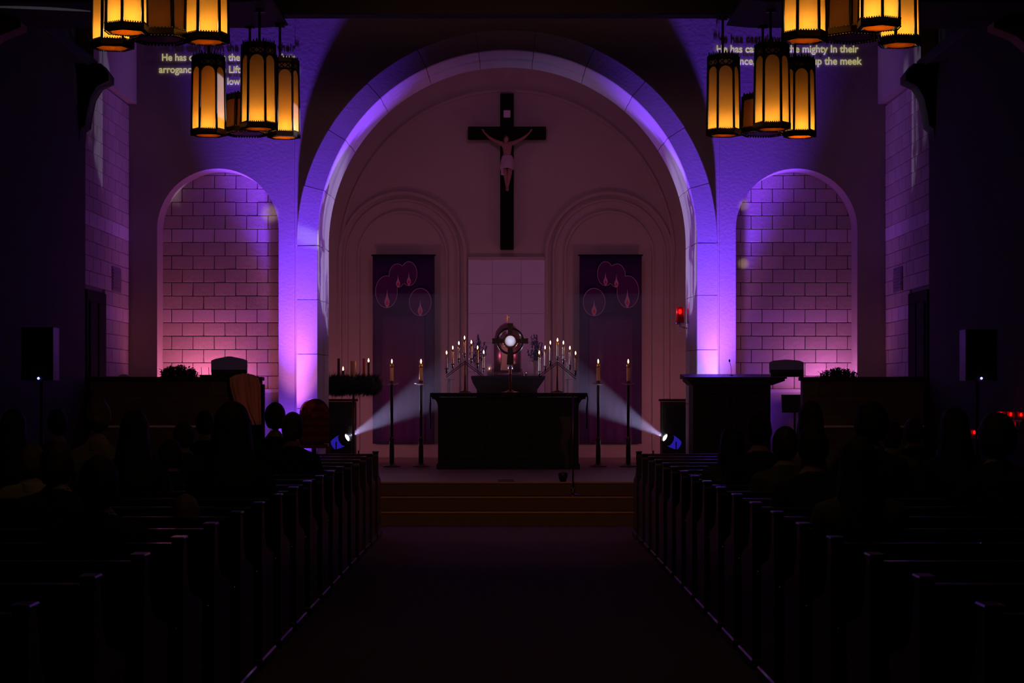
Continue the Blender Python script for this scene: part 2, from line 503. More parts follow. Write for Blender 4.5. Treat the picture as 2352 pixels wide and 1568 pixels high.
# side walls of the chancel bay
for sx in (-1, 1):
    side = 'left' if sx < 0 else 'right'
    X = sx*5.0
    o = MB().box(X, X+sx*0.15, 23.3, 26.05, SF, 5.31).build('wall_%s_chancel' % side, mortar)
    structure(o, '%s side wall of the chancel bay, laid in pale blocks with two light bands' % side)
    def ins2(u, z, hu, hz):
        return True
    course_bricks(o, 'y', X, 24.45, 26.0, 1.54, 1.54+7*0.1785, 0.45, 0.1785, 0.006, 0.03, ins2, bands=(5,), face=sx)
    course_bricks(o, 'y', X, 23.3, 26.0, 1.54+7*0.1785, 5.31, 0.45, 0.1785, 0.006, 0.03, ins2, bands=(4,), face=sx, start=1)
    # the second box face needs to look into the room
    u = MB().box(sx*4.87, X+sx*0.15, 23.3, 26.05, 5.31, TOP).build('wall_%s_upper' % side, plaster)
    structure(u, 'upper %s wall of the chancel bay' % side)
    # dark door leaf
    d = MB().box(sx*4.95, X+sx*0.02, 23.32, 24.44, SF, 2.74, 0.01).build('door_1' if sx < 0 else 'door_2', blackwood)
    structure(d, 'dark door in the %s chancel wall' % side)
    for (y0, y1, z0, z1) in ((23.42, 23.84, 1.7, 2.6), (23.92, 24.34, 1.7, 2.6), (23.42, 23.84, 0.65, 1.55), (23.92, 24.34, 0.65, 1.55)):
        MB().box(sx*4.93, sx*4.952, y0, y1, z0, z1, 0.01).build('panel', blackwood, d)
    hd = MB().tube([(sx*4.90, 23.50, 1.62), (sx*4.90, 23.56, 1.62), (sx*4.90, 23.62, 1.62)], 0.012).ball((sx*4.92, 23.50, 1.62), 0.02)
    hd.build('door_handle', darkbrass, d)
    # grille of a vent, y 615-670 in the photo
    yv0, yv1 = 24.85, 25.42
    vt = thing('wall_vent', '%s vent grille set in the block side wall of the chancel' % ('small grey' if sx < 0 else 'dark mauve'), 'vent', (X, yv0, 2.80))
    MB().box(sx*4.958, sx*4.975, yv0, yv1, 2.80, 3.11, 0.006).build('frame', mat('vent_paint', (0.22, 0.18, 0.22), 0.6), vt)
    for k in range(7):
        MB().box(sx*4.950, sx*4.960, yv0+0.03, yv1-0.03, 2.825+k*0.038, 2.845+k*0.038).build('slat', mat('vent_paint', (0.22, 0.18, 0.22)), vt)
    # nave walls
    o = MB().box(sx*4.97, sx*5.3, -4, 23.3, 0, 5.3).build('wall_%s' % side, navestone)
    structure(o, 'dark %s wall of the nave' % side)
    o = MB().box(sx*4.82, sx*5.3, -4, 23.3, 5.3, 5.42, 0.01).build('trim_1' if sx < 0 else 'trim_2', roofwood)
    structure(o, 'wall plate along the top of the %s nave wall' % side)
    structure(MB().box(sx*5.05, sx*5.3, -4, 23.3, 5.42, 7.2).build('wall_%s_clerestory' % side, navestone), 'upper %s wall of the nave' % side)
    # curved corbel at the chancel corner
    prof = [(5.0, 5.34), (4.72, 5.34), (4.63, 5.22), (4.63, 5.14), (4.76, 5.08), (4.84, 4.95), (4.885, 4.75), (4.90, 4.62), (4.955, 4.58), (4.97, 4.42), (5.0, 4.40)]
    tag(MB().prism([(sx*a, z) for a, z in prof], 22.98, 23.31).build('stone_corbel', navestone), 'dark curved corbel high on the %s pier beside the chancel' % side, 'corbel')
    # lower partition walls in front of the chancel bay
    a, b = (2.92, 4.97) if sx < 0 else (3.50, 4.97)
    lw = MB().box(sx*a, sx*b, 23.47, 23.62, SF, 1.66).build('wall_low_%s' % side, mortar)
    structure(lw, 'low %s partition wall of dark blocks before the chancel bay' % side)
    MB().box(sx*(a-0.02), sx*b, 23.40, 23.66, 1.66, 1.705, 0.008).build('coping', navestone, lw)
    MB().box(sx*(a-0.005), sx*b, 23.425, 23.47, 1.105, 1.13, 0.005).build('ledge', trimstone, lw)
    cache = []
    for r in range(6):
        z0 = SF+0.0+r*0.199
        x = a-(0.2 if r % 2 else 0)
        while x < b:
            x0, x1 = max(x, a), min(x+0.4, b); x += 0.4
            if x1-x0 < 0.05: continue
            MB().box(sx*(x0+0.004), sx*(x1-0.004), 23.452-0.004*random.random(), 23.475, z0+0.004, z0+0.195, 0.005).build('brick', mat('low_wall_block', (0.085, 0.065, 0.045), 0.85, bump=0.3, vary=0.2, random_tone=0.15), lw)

# great arch: voussoirs and jamb stones
arch = thing('stone_arch', 'great round arch of pale cut stones, washed in violet light', 'arch', (0, WY, SF))
def profile(R0, R1):
    # (radius, y) loop of one stone, from outer back to inner back
    return [(R0, WY+0.02), (R0, WY-0.085), (R0-0.015, WY-0.10), (R1+0.012, WY-0.10), (R1, WY-0.088), (R1-0.010, WY+0.42), (R1-0.035, WY+0.46), (R1-0.040, WY+1.0), (R0, WY+1.0)]
a0, a1 = math.radians(-0.9), math.radians(181.6)
N = 11
for i in range(N):
    t0 = a0+(a1-a0)*i/N+0.0016; t1 = a0+(a1-a0)*(i+1)/N-0.0016
    jit = 0.004*random.uniform(-1, 1)
    pr = profile(RO+jit, RI)
    m = MB(); S = 9; v = []; f = []
    for k in range(S+1):
        t = t0+(t1-t0)*k/S
        for r, y in pr:
            v.append((r*math.cos(t), y, CZ+r*math.sin(t)))
    n = len(pr)
    for k in range(S):
        for j in range(n):
            f.append((k*n+j, k*n+(j+1) % n, (k+1)*n+(j+1) % n, (k+1)*n+j))
    f.append(tuple(range(n))); f.append(tuple(range(S*n, (S+1)*n)))
    m.add(v, f).build('voussoir', trimstone, arch)
def pz(y): return CH+(VY-y)*(WY-0.1)/F
for sx in (-1, 1):
    spring = CZ+RO*math.sin(a1 if sx < 0 else a0)
    zs = [spring]+([pz(688), pz(813), pz(938), pz(1050)] if sx < 0 else [pz(678), pz(803), pz(928), pz(1045)])+[SF]
    for zt, zb in zip(zs, zs[1:]):
        ro = RO+0.015 if False else RO
        poly = [(sx*r, y) for r, y in profile(ro, RI)]
        MB().prism(poly, zb+0.004, zt-0.004, 'xy').build('jamb_stone', trimstone, arch)
# mortar core so that joints are dark, set back behind the faces
m = MB(); v = []; f = []; S = 60
pr = [(RO-0.03, WY+0.02), (RO-0.03, WY-0.075), (RI+0.03, WY-0.075), (RI+0.03, WY+0.98), (RO-0.03, WY+0.98)]
pts = [(-1, SF)]
path = [('L', SF)]
ring = []
for k in range(S+1):
    t = a0+(a1-a0)*k/S
    ring.append([(r*math.cos(t), y, CZ+r*math.sin(t)) for r, y in pr])
ring = [[(r, y, SF) for r, y in pr]]+ring+[[(-r, y, SF) for r, y in pr]]
for rr in ring: v += rr
n = len(pr)
for k in range(len(ring)-1):
    for j in range(n):
        f.append((k*n+j, k*n+(j+1) % n, (k+1)*n+(j+1) % n, (k+1)*n+j))
m.add(v, f).build('mortar_core', mortar, arch)

# sanctuary room behind the arch
BWY = 32.4
o = MB().box(-3.6, 3.6, BWY, BWY+0.3, SF-0.1, 7.4).build('wall_back', backstone); structure(o, 'plain sanctuary wall with faint carved arches')
for sx in (-1, 1):
    structure(MB().box(sx*3.4, sx*3.6, WY+1.0, BWY, SF-0.1, 7.4).build('wall_sanctuary_'+('left' if sx < 0 else 'right'), backstone), 'side wall of the sanctuary')
    structure(MB().box(sx*2.7, sx*3.6, WY+0.9, WY+1.02, SF-0.1, 7.4).build('wall_return_'+('left' if sx < 0 else 'right'), backstone), 'return wall behind the arch')
m = MB()
for k in range(32):
    t0, t1 = PI*k/32, PI*(k+1)/32
    x0, x1 = 2.7*math.cos(t0), 2.7*math.cos(t1)
    m.add([(x0, WY+1.01, CZ+2.7*math.sin(t0)), (x1, WY+1.01, CZ+2.7*math.sin(t1)), (x1, WY+1.01, 7.4), (x0, WY+1.01, 7.4)], [(0, 1, 2, 3)])
structure(m.build('wall_return_top', backstone), 'wall above the arch on the sanctuary side')
structure(MB().box(-3.6, 3.6, WY+0.9, BWY+0.3, 7.2, 7.4).build('ceiling_sanctuary', backstone), 'sanctuary ceiling')
# carved relief on the back wall: big arch, two blind arches with stepped mouldings
def bp(x, y): return ((x-VX)*BWY/F, CH+(VY-y)*BWY/F)
def arch_mould(name, cx, cyz, R, wdt, proud, zb, mat_, parent, ra0=0, ra1=PI, legs=True):
    m = MB(); n = 40; v = []; f = []
    pts = []
    if legs: pts.append((cx+R, zb, cx+R-wdt, zb))
    for k in range(n+1):
        t = ra0+(ra1-ra0)*k/n
        pts.append((cx+R*math.cos(t), cyz+R*math.sin(t), cx+(R-wdt)*math.cos(t), cyz+(R-wdt)*math.sin(t)))
    if legs: pts.append((cx-R, zb, cx-R+wdt, zb))
    for a, b, c, d in pts:
        v += [(a, BWY, b), (a, BWY-proud, b), (c, BWY-proud, d), (c, BWY, d)]
    for k in range(len(pts)-1):
        for j in range(3):
            f.append((k*4+j, k*4+j+1, k*4+5+j, k*4+4+j))
    f.append((0, 1, 2, 3)); q = (len(pts)-1)*4; f.append((q, q+1, q+2, q+3))
    return m.add(v, f).build(name, mat_, parent)
wb = o = bpy.data.objects['wall_back']
for cx in (925, 1399):
    X, Z = bp(cx, 587)
    arch_mould('blind_arch', X, Z, 147*BWY/F, 0.05, 0.045, SF, backstone, wb)
    arch_mould('blind_arch', X, Z, 130*BWY/F, 0.03, 0.03, SF, backstone, wb)
    arch_mould('blind_arch', X, Z, 103*BWY/F, 0.03, 0.03, SF, backstone, wb)
X, Z = bp(1165, 590)
arch_mould('relief_arch', X, Z, 385*BWY/F, 0.05, 0.04, SF, backstone, wb, legs=False)
# marble panel behind the tabernacle
px0, pz1 = bp(1075, 596); px1, _ = bp(1252, 596)
mp = MB().box(px0, px1, BWY-0.012, BWY+0.01, SF, pz1).build('trim_panel', mortar); structure(mp, 'pale marble tile panel behind the tabernacle')
xs = [px0, bp(1131, 0)[0], bp(1197, 0)[0], px1]
zs = [pz1, bp(0, 653)[1], bp(0, 720)[1], bp(0, 787)[1], bp(0, 854)[1], bp(0, 921)[1], bp(0, 988)[1], SF]
for i in range(3):
    for j in range(7):
        MB().box(xs[i]+0.002, xs[i+1]-0.002, BWY-0.035, BWY-0.01, zs[j+1]+0.002, zs[j]-0.002, 0.003).build('tile', marble, mp)
MB().box(px0, px1, BWY-0.05, BWY, pz1, pz1+0.045, 0.006).build('cornice', backstone, mp)
# skirting in the sanctuary
structure(MB().box(-3.4, 3.4, BWY-0.03, BWY, SF, SF+0.12, 0.006).build('baseboard_back', backstone), 'low plinth of the sanctuary wall')

# roof
structure(MB().add([(-5.3, -4, 7.2), (0, -4, 9.2), (5.3, -4, 7.2), (-5.3, 26.2, 7.2), (0, 26.2, 9.2), (5.3, 26.2, 7.2)], [(0, 1, 4, 3), (1, 2, 5, 4)]).build('ceiling', roofwood), 'dark boarded nave roof')
structure(MB().add([(-5.3, 26.05, 6.85), (5.3, 26.05, 6.85), (5.3, 26.05, 7.2), (0, 26.05, 9.2), (-5.3, 26.05, 7.2)], [(0, 1, 2, 3, 4)]).build('wall_gable', navestone), 'gable above the chancel wall')
structure(MB().box(-5.3, 5.3, -4.1, -4.0, 0, 9.3).build('wall_rear', navestone), 'rear wall of the nave behind the camera')
for D, nm in ((17.6, 'farther'), (12.95, 'nearer')):
    t = thing('roof_truss', 'dark timber roof truss carrying the %s lanterns' % nm, 'truss', (0, D, 4.86))
    zb = 4.857
    MB().box(-5, 5, D-0.10, D+0.10, zb, zb+0.3, 0.01).build('tie_beam', roofwood, t)
    for sx in (-1, 1):
        MB().prism([(sx*1.99, zb), (sx*1.99, zb-0.015), (sx*2.2, zb-0.035), (sx*5, zb-0.045), (sx*5, zb)], D-0.85, D+0.35).build('haunch', roofwood, t)
        MB().add([], [])
        MB().prism([(sx*5.0, zb+0.3), (sx*5.0, zb+0.55), (0, zb+3.6), (0, zb+3.3)], D-0.09, D+0.09).build('rafter', roofwood, t)
        MB().box(sx*1.7, sx*1.9, D-0.08, D+0.08, zb+0.28, zb+2.3).build('post', roofwood, t)
        q = 'left' if sx < 0 else 'right'
        tag(MB().prism([(sx*5.0, 4.83), (sx*4.38, 4.83), (sx*4.30, 4.79), (sx*4.30, 4.74), (sx*4.50, 4.66), (sx*4.80, 4.40), (sx*4.98, 4.25)], D-0.12, D+0.12).build('beam_corbel', corbelwood), 'carved wooden corbel under the %s end of the %s truss' % (q, nm), 'corbel')
# ------------------------------------------------------------------ lanterns
def lantern(px, py_bot, D, h, rad, label, rot, lit=True, drum=False, rodpx=None, power=1.0):
    """hexagonal pendant lantern: bottom ring at pixel row py_bot"""
    b = P(px, py_bot, D)
    t = thing('pendant_lantern' if not drum else 'lantern_drum', label, 'lantern', b, 'pendant lanterns in four clusters')
    fm = iron
    def hexp(r, z, k, da=0.0):
        a = rot+PI/3*k+da
        return Vector((r*math.cos(a), r*math.sin(a), z))
    rb, rt = rad, rad*0.93
    z0, z1 = 0.05, h*0.80 if not drum else h*0.84
    def R(z): return rb+(rt-rb)*z/h
    # panes
    for k in range(6):
        m = MB(); v = []; f = []
        c0, c1 = hexp(1, 0, k), hexp(1, 0, k+1)
        n = 8; arch_h = (rad*0.42 if not drum else 0.01)
        rows = [(0.0, z0)]
        pts = []
        def pt(u, z):
            r = R(z)*0.985
            return c0*r*(1-u)+c1*r*u+Vector((0, 0, z))
        outline = [pt(0.08, z0), pt(0.92, z0)]
        for j in range(9):
            a = PI*j/8
            outline.append(pt(0.5+0.42*math.cos(a), z1-arch_h+arch_h*math.sin(a)))
        m.add(outline, [tuple(range(len(outline)))])
        m.build('pane', amberpane, t, True)
        # side bars
        MB().tube([hexp(R(z0-0.02)*1.0, z0-0.02, k), hexp(R(h*0.93), h*0.93, k)], rad*0.075, 5).build('corner_bar', fm, t, True)
        # frame plate above the pane: spandrels, lattice, crown
        zc = z1+0.005
        m = MB()
        def q(u, z, o=1.0):
            r = R(z)*o
            return c0*r*(1-u)+c1*r*u+Vector((0, 0, z))
        if not drum:
            pts = [q(0.06, z1-arch_h), q(0.06, z1+0.012), q(0.94, z1+0.012), q(0.94, z1-arch_h)]
            arc = [q(0.5+0.42*math.cos(PI*j/8), z1-arch_h+arch_h*math.sin(PI*j/8)) for j in range(9)]
            # spandrels as quads between arc and top line
            for j in range(8):
                ua = 0.5+0.42*math.cos(PI*j/8); ub = 0.5+0.42*math.cos(PI*(j+1)/8)
                m.add([arc[j], q(ua, z1+0.012), q(ub, z1+0.012), arc[j+1]], [(0, 1, 2, 3)])
        m.tube([q(0, z1+0.008), q(1, z1+0.008)], rad*0.05, 4)
        zt = z1+h*0.085
        m.tube([q(0, zt), q(1, zt)], rad*0.05, 4)
        for a_, b_ in ((0.05, 0.5), (0.5, 0.95)):
            m.tube([q(a_, z1+0.01), q(b_, zt)], rad*0.03, 4)
            m.tube([q(b_, z1+0.01), q(a_, zt)], rad*0.03, 4)
        m.build('lattice', fm, t, True)
        MB().add([q(0.05, z1+0.01, 0.96), q(0.95, z1+0.01, 0.96), q(0.95, zt, 0.96), q(0.05, zt, 0.96)], [(0, 1, 2, 3)]).build('lattice_backing', mat('lantern_liner', (0.30, 0.22, 0.20), 0.7), t, True)
        # solid band with pierced cresting
        m = MB(); zu = zt+h*0.055
        m.add([q(0, zt), q(1, zt), q(1, zu), q(0, zu)], [(0, 1, 2, 3)])
        n = 5
        for j in range(n):
            u0, u1 = j/n, (j+1)/n; um = (u0+u1)/2
            hh = h*(0.045 if j % 2 == 0 else 0.028)
            m.add([q(u0+0.02, zu), q(u1-0.02, zu), q(um+0.05, zu+hh*0.5), q(um, zu+hh, 1.03), q(um-0.05, zu+hh*0.5)], [(0, 1, 2, 3, 4)])
        m.build('cresting', fm, t, True)
    # base ring with beads
    m = MB(); rr = rb*1.08
    top = [hexp(rr, z0, k) for k in range(6)]; bot = [hexp(rr*1.0, 0.012, k) for k in range(6)]
    inn = [hexp(rr*0.84, 0.0, k) for k in range(6)]; tin = [hexp(rr*0.84, z0, k) for k in range(6)]
    v = top+bot+inn+tin
    f = []
    for k in range(6):
        j = (k+1) % 6
        f += [(k, j, 6+j, 6+k), (6+k, 6+j, 12+j, 12+k), (12+k, 12+j, 18+j, 18+k), (18+k, 18+j, j, k)]
    m.add(v, f).build('base_ring', fm, t, True)
    m = MB()
    for k in range(6):
        a, b2 = hexp(rr, 0, k), hexp(rr, 0, k+1)
        for j in range(9):
            u = (j+0.5)/9
            p = a*(1-u)+b2*u
            m.ball(p+Vector((0, 0, z0+0.004)), rad*0.038, 5, 3)
            if drum: m.ball(p+Vector((0, 0, 0.0)), rad*0.055, 5, 3)
            else: m.ball(p+Vector((0, 0, 0.004)), rad*0.035, 5, 3)
    m.build('bead_row', polishediron if drum else fm, t, True, 'stuff')
    # bottom glass disc
    MB().lathe([(rad*0.72, 0.004), (rad*0.74, 0.016)], n=24, smooth=False).build('bottom_disc', amberpane if not drum else mat('grey_disc', (0.3, 0.3, 0.36), 0.5), t, True)
    # top plate and rod
    m = MB(); zt = h*0.93
    m.add([hexp(R(zt)*0.96, zt, k) for k in range(6)], [(0, 1, 2, 3, 4, 5)])
    m.build('top_plate', fm, t, True)
    top = P(px if rodpx is None else rodpx, 40, D)
    dx = 0 if rodpx is None else (rodpx-px)*D/F
    ztop = 4.84-b.z
    MB().tube([(dx, 0, h*0.925), (dx, 0, ztop)], 0.011, 6).build('rod', fm, t, True)
    MB().lathe([(0.05, ztop-0.03), (0.03, ztop-0.015), (0.05, ztop)], (dx, 0, 0), 10).build('ceiling_rose', fm, t, True)
    if lit:
        light('lantern_bulb', 'POINT', b+Vector((0, 0, 0.075)), 1.6*power, (1.0, 0.80, 0.42), size=0.02)
        light('lantern_bulb', 'POINT', b+Vector((0, 0, 0.34)), 0.07*power, (1.0, 0.50, 0.14), size=0.04)
    elif drum:
        light('lantern_bulb', 'POINT', b+Vector((0, 0, 0.10)), 0.06, (1.0, 0.55, 0.15), size=0.04)  # faint light added inside a drum that is unlit
    return t
h1 = 0.745
r1 = 0.15
# far left cluster
lantern(479, 312, 17.55, 0.755, 0.148, 'lit amber lantern at the left of the far left cluster, its right pane silvery', 0.12, rodpx=480)
lantern(594, 297, 17.15, 0.79, 0.152, 'tallest lit amber lantern in the middle of the far left cluster', 0.0, rodpx=596)
lantern(652, 317, 17.85, 0.755, 0.140, 'lit amber lantern at the right of the far left cluster, before the purple wall', 0.2, rodpx=643)
lantern(567, 308, 17.9, 0.36, 0.200, 'short unlit drum with a beaded silver rim in the far left cluster', 0.12, lit=False, drum=True, rodpx=574)
# far right cluster
lantern(1662, 312, 17.5, 0.755, 0.146, 'lit amber lantern at the left of the far right cluster', 0.05, rodpx=1660)
lantern(1773, 298, 17.15, 0.79, 0.152, 'tallest lit amber lantern in the middle of the far right cluster', -0.1, rodpx=1770)
lantern(1837, 315, 17.85, 0.755, 0.140, 'lit amber lantern at the right of the far right cluster, partly behind the tallest', 0.0, rodpx=1826)
lantern(1752, 308, 17.9, 0.36, 0.195, 'short dark drum with a beaded rim in the far right cluster', 0.1, lit=False, drum=True, rodpx=1752)
# near clusters, cut by the top of the picture
lantern(475, 98, 12.9, 0.755, 0.140, 'large lit lantern cut by the top edge, rightmost of the near left cluster', 0.25)
lantern(291, 76, 12.3, 0.755, 0.132, 'large lit lantern cut by the top edge, highest of the near left cluster', 0.5)
lantern(258, 112, 13.2, 0.755, 0.135, 'lit lantern at the far left, half hidden by its neighbour at the top edge', 0.2)
lantern(368, 92, 12.9, 0.36, 0.185, 'dark unlit drum between the near left lanterns at the top edge', 0.1, lit=False, drum=True)
lantern(1848, 95, 12.7, 0.755, 0.140, 'large lit lantern cut by the top edge, leftmost of the near right cluster', 0.05)
lantern(2019, 66, 12.2, 0.755, 0.132, 'large lit lantern cut by the top edge, highest of the near right cluster', 0.5)
lantern(2066, 105, 13.1, 0.755, 0.138, 'lit lantern at the far right of the near right cluster, half behind its neighbour', 0.15)
lantern(1958, 88, 12.9, 0.36, 0.185, 'dark unlit drum between the near right lanterns at the top edge', 0.3, lit=False, drum=True)

# ------------------------------------------------------------------ candles
def candle(loc, h, r, label, matw=wax, lit=True, cap=True, group=None, glow=0.0, fsize=1.0):
    t = thing('candle', label, 'candle', loc, group)
    L = Vector(loc)
    hb = h*0.78 if cap else h
    MB().lathe([(r*0.96, 0), (r, 0.004), (r, hb-0.003), (r*0.9, hb)], n=14).build('wax_body', matw, t, True)
    if cap:
        MB().lathe([(r*1.12, hb-0.006), (r*1.15, hb+0.004), (r*1.15, h*0.93), (r*0.8, h*0.985), (r*0.5, h)], n=14).build('candle_cap', brass, t, True)
    MB().tube([(0, 0, h-0.002), (0.001, 0, h+0.010)], 0.0012, 5).build('wick', blackwood, t, True)
    if lit:
        s = fsize
        MB().lathe([(0.001, h+0.004), (0.0075*s, h+0.012*s), (0.0095*s, h+0.022*s), (0.006*s, h+0.036*s), (0.0008, h+0.052*s)], n=10).build('flame', flamem, t, True)
        if glow > 0:
            light('candle_glow', 'POINT', L+Vector((0, -0.0, h+0.030*s)), glow, (1.0, 0.42, 0.14), size=0.012)
    return t

# ------------------------------------------------------------------ floor candlesticks
for i, (px, lab) in enumerate(((900, 'outer floor candlestick left of the altar'), (967, 'inner floor candlestick left of the altar'), (1374, 'inner floor candlestick right of the altar'), (1443, 'outer floor candlestick right of the altar'))):
    D = 28.2
    c = P(px, 1072, D); c.z = SF
    k = F/D
    t = thing('candlestick', 'tall dark '+lab+' with round base', 'candlestick', c, 'four floor candlesticks beside the altar')
    MB().lathe([(0.125, 0), (0.128, 0.010), (0.115, 0.022), (0.06, 0.030), (0.045, 0.05)], n=28).build('base', silver if False else darkbrass, t, True)
    MB().lathe([(0.034, 0.045), (0.034, 0.36), (0.030, 0.37)], n=16).build('lower_post', bronze, t, True)
    MB().lathe([(0.022, 0.36), (0.034, 0.385), (0.038, 0.40), (0.030, 0.42), (0.018, 0.43)], n=18).build('knob', darkbrass, t, True)
    MB().lathe([(0.019, 0.425), (0.021, 0.9), (0.023, 1.15), (0.026, 1.17)], n=14).build('pole', bronze, t, True)
    MB().lathe([(0.03, 1.165), (0.085, 1.180), (0.102, 1.190), (0.098, 1.194), (0.03, 1.186)], n=26).build('drip_pan', rosemetal, t, True)
    MB().lathe([(0.020, 1.186), (0.030, 1.20), (0.030, 1.225), (0.027, 1.225)], n=16).build('socket', darkbrass, t, True)
    candle((c.x, c.y, SF+1.222), 0.255, 0.026, 'lit cream candle with a brass cap on the '+lab, waxamber, True, True, 'candles on the floor candlesticks', glow=1.3, fsize=1.1)

# ------------------------------------------------------------------ altar
AD = 27.35
ax0, ax1 = (1006-VX)*AD/F, (1329-VX)*AD/F
atop = CH+(VY-902)*AD/F
al = thing('altar', 'dark wooden altar table with overhanging top in the middle of the sanctuary', 'altar', (0, AD, SF))
MB().box(ax0, ax1, AD, AD+0.60, SF+0.06, atop-0.06, 0.01).build('body', darkwood, al)
MB().box(ax0-0.02, ax1+0.02, AD-0.02, AD+0.62, SF, SF+0.07, 0.008).build('plinth', darkwood, al)
tx0, tx1 = (988-VX)*AD/F, (1349-VX)*AD/F
MB().box(tx0, tx1, AD-0.06, AD+0.68, atop-0.055, atop, 0.012).build('table_top', darkwood, al)
for k in range(3):
    wd = (ax1-ax0-0.16)/3
    x = ax0+0.05+k*(wd+0.03)
    MB().box(x, x+wd, AD-0.012, AD+0.01, SF+0.14, atop-0.16, 0.01).build('panel', darkwood, al)
for s, x, o in ((-1, ax0, tx0), (1, ax1, tx1)):
    pts = [(x, atop-0.055), (o-s*0.02, atop-0.055), (o-s*0.025, atop-0.085)]
    for j in range(7):
        a = PI/2*j/6
        pts.append((x+s*abs(o-x-s*0.03)*(1-math.sin(a))*0.85, atop-0.085-0.12*(1-math.cos(a))))
    pts.append((x, atop-0.21))
    MB().prism(pts, AD-0.02, AD+0.60).build('bracket', darkwood, al)
# altar cloth: a narrow runner on top hanging down at both ends
ac = MB()
nx = 46
for yy0, yy1 in ((AD+0.16, AD+0.52),):
    v = []; f = []
    path = [(tx0-0.012, atop-0.50)]+[(tx0-0.012+0.004*math.sin(k), atop-0.50+0.05*k) for k in range(1, 10)]+[(tx0-0.010, atop-0.01), (tx0+0.01, atop+0.003)]
    path += [(tx0+(tx1-tx0)*k/20, atop+0.003) for k in range(1, 20)]
    path += [(tx1-0.01, atop+0.003), (tx1+0.010, atop-0.01)]+[(tx1+0.012+0.004*math.sin(k), atop-0.05*k) for k in range(1, 11)]
    ny = 14
    for x, z in path:
        for j in range(ny+1):
            y = yy0+(yy1-yy0)*j/ny
            hang = max(0, atop-z)
            v.append((x+(1 if x > 0 else -1)*0.012*math.sin(j*1.6)*min(1, hang*4), y, z))
    n = ny+1
    for i in range(len(path)-1):
        for j in range(ny):
            f.append((i*n+j, i*n+j+1, (i+1)*n+j+1, (i+1)*n+j))
    ac.add(v, f, True)
tag(ac.build('altar_cloth', mat('altar_linen', (0.28, 0.20, 0.32), 0.85, bump=0.2)), 'pale linen runner over the altar top, hanging at both ends', 'cloth')

# ------------------------------------------------------------------ candelabra with seven candles each
def candelabrum(cx, flames, bots, ends, apex, lab, spotlit):
    D = AD+0.30
    c = P(cx, 900, D); c.z = atop+0.004
    k = D/F
    t = thing('candelabrum', 'dark seven-light candelabrum with slanting arms on the %s end of the altar' % lab, 'candelabrum', c, 'pair of candelabra on the altar')
    MB().lathe([(0.085, 0), (0.088, 0.008), (0.06, 0.018), (0.02, 0.03), (0.014, 0.05)], n=24).build('base', darkbrass, t, True)
    zt = CH+(VY-apex[1])*k-c.z
    MB().lathe([(0.014, 0.04), (0.012, 0.2), (0.013, zt*0.7), (0.010, zt)], n=12).build('stem', mat('copper', (0.35, 0.13, 0.06), 0.3, metal=0.9), t, True)
    for e in ends:
        ex, ez = (e[0]-cx)*k, CH+(VY-e[1])*k-c.z
        m = MB()
        for dz in (0.0, -0.028):
            m.tube([(0, 0, zt-0.01+dz), (ex, 0, ez+dz)], 0.0055, 6)
        m.build('arm', bronze, t, True)
    for i, ((fx, fy), by) in enumerate(zip(flames, bots)):
        x = (fx-cx)*k; z = CH+(VY-by)*k-c.z
        m = MB().lathe([(0.010, z-0.07), (0.012, z-0.05), (0.011, z-0.015), (0.016, z-0.008)], (x, 0, 0), 10)
        m.build('cup', bronze, t, True)
        MB().lathe([(0.014, z-0.010), (0.030, z-0.004), (0.034, z+0.002), (0.014, z)], (x, 0, 0), 16).build('drip_pan', darkbrass if not spotlit else silver, t, True)
        hh = (by-fy-3.5)*k
        candle((c.x+x, c.y, c.z+z), hh, 0.0125, '%s candle from the left on the %s candelabrum of the altar' % (ORD[i], lab), waxamber if not spotlit or i > 5 else wax, True, True, 'candles on the altar candelabra', glow=0.22 if i in (1, 3, 5) else 0.0, fsize=0.95)  # spotlight on the right candelabrum is put into its paler wax
candelabrum(1068, [(1025.7, 810), (1040, 798.5), (1054, 788), (1067, 775.6), (1082.6, 785.6), (1097, 798), (1111, 808.6)], [846, 836, 824, 812, 824, 835, 846], [(1025, 862), (1111, 862)], (1068, 828), 'left', False)
candelabrum(1280, [(1238.5, 809.4), (1252, 798), (1264, 786.8), (1280.5, 780.8), (1294, 787), (1309, 799), (1322, 811)], [853, 841, 829, 819, 826, 838, 851], [(1238, 862), (1323, 866)], (1280, 829), 'right', True)

# ------------------------------------------------------------------ monstrance
MD = AD+0.28
mk = MD/F
mc = P(1172, 783, MD)
mo = thing('monstrance', 'dark ringed cross monstrance with a white host in the middle of the altar', 'monstrance', (mc.x, MD, atop+0.004))
z0 = atop+0.004
def ml(prof, nm, mt, n=20): return MB().lathe([(r, z) for r, z in prof], (mc.x, MD, 0), n).build(nm, mt, mo)
znode = CH+(VY-838)*mk
ml([(0.115, z0), (0.115, z0+0.010), (0.06, z0+0.022), (0.025, z0+0.04)], 'base', brass, 28)
ml([(0.020, z0+0.03), (0.019, znode-0.10), (0.021, znode-0.06)], 'stem', mat('copper', (0.35, 0.13, 0.06)), 14)
ml([(0.014, znode-0.065), (0.034, znode-0.05), (0.036, znode-0.012), (0.018, znode-0.006), (0.014, znode+0.01)], 'knob', silver, 18)
zt0, zt1 = znode+0.005, CH+(VY-798)*mk
MB().prism([(mc.x-8*mk, zt0), (mc.x+8*mk, zt0), (mc.x+5.5*mk, zt1), (mc.x-5.5*mk, zt1)], MD-0.022, MD+0.022).build('lower_arm', bronze, mo)
MB().prism([(mc.x-5*mk, mc.z+15*mk), (mc.x+5*mk, mc.z+15*mk), (mc.x+6.5*mk, mc.z+41*mk), (mc.x-6.5*mk, mc.z+41*mk)], MD-0.022, MD+0.022).build('upper_arm', bronze, mo)
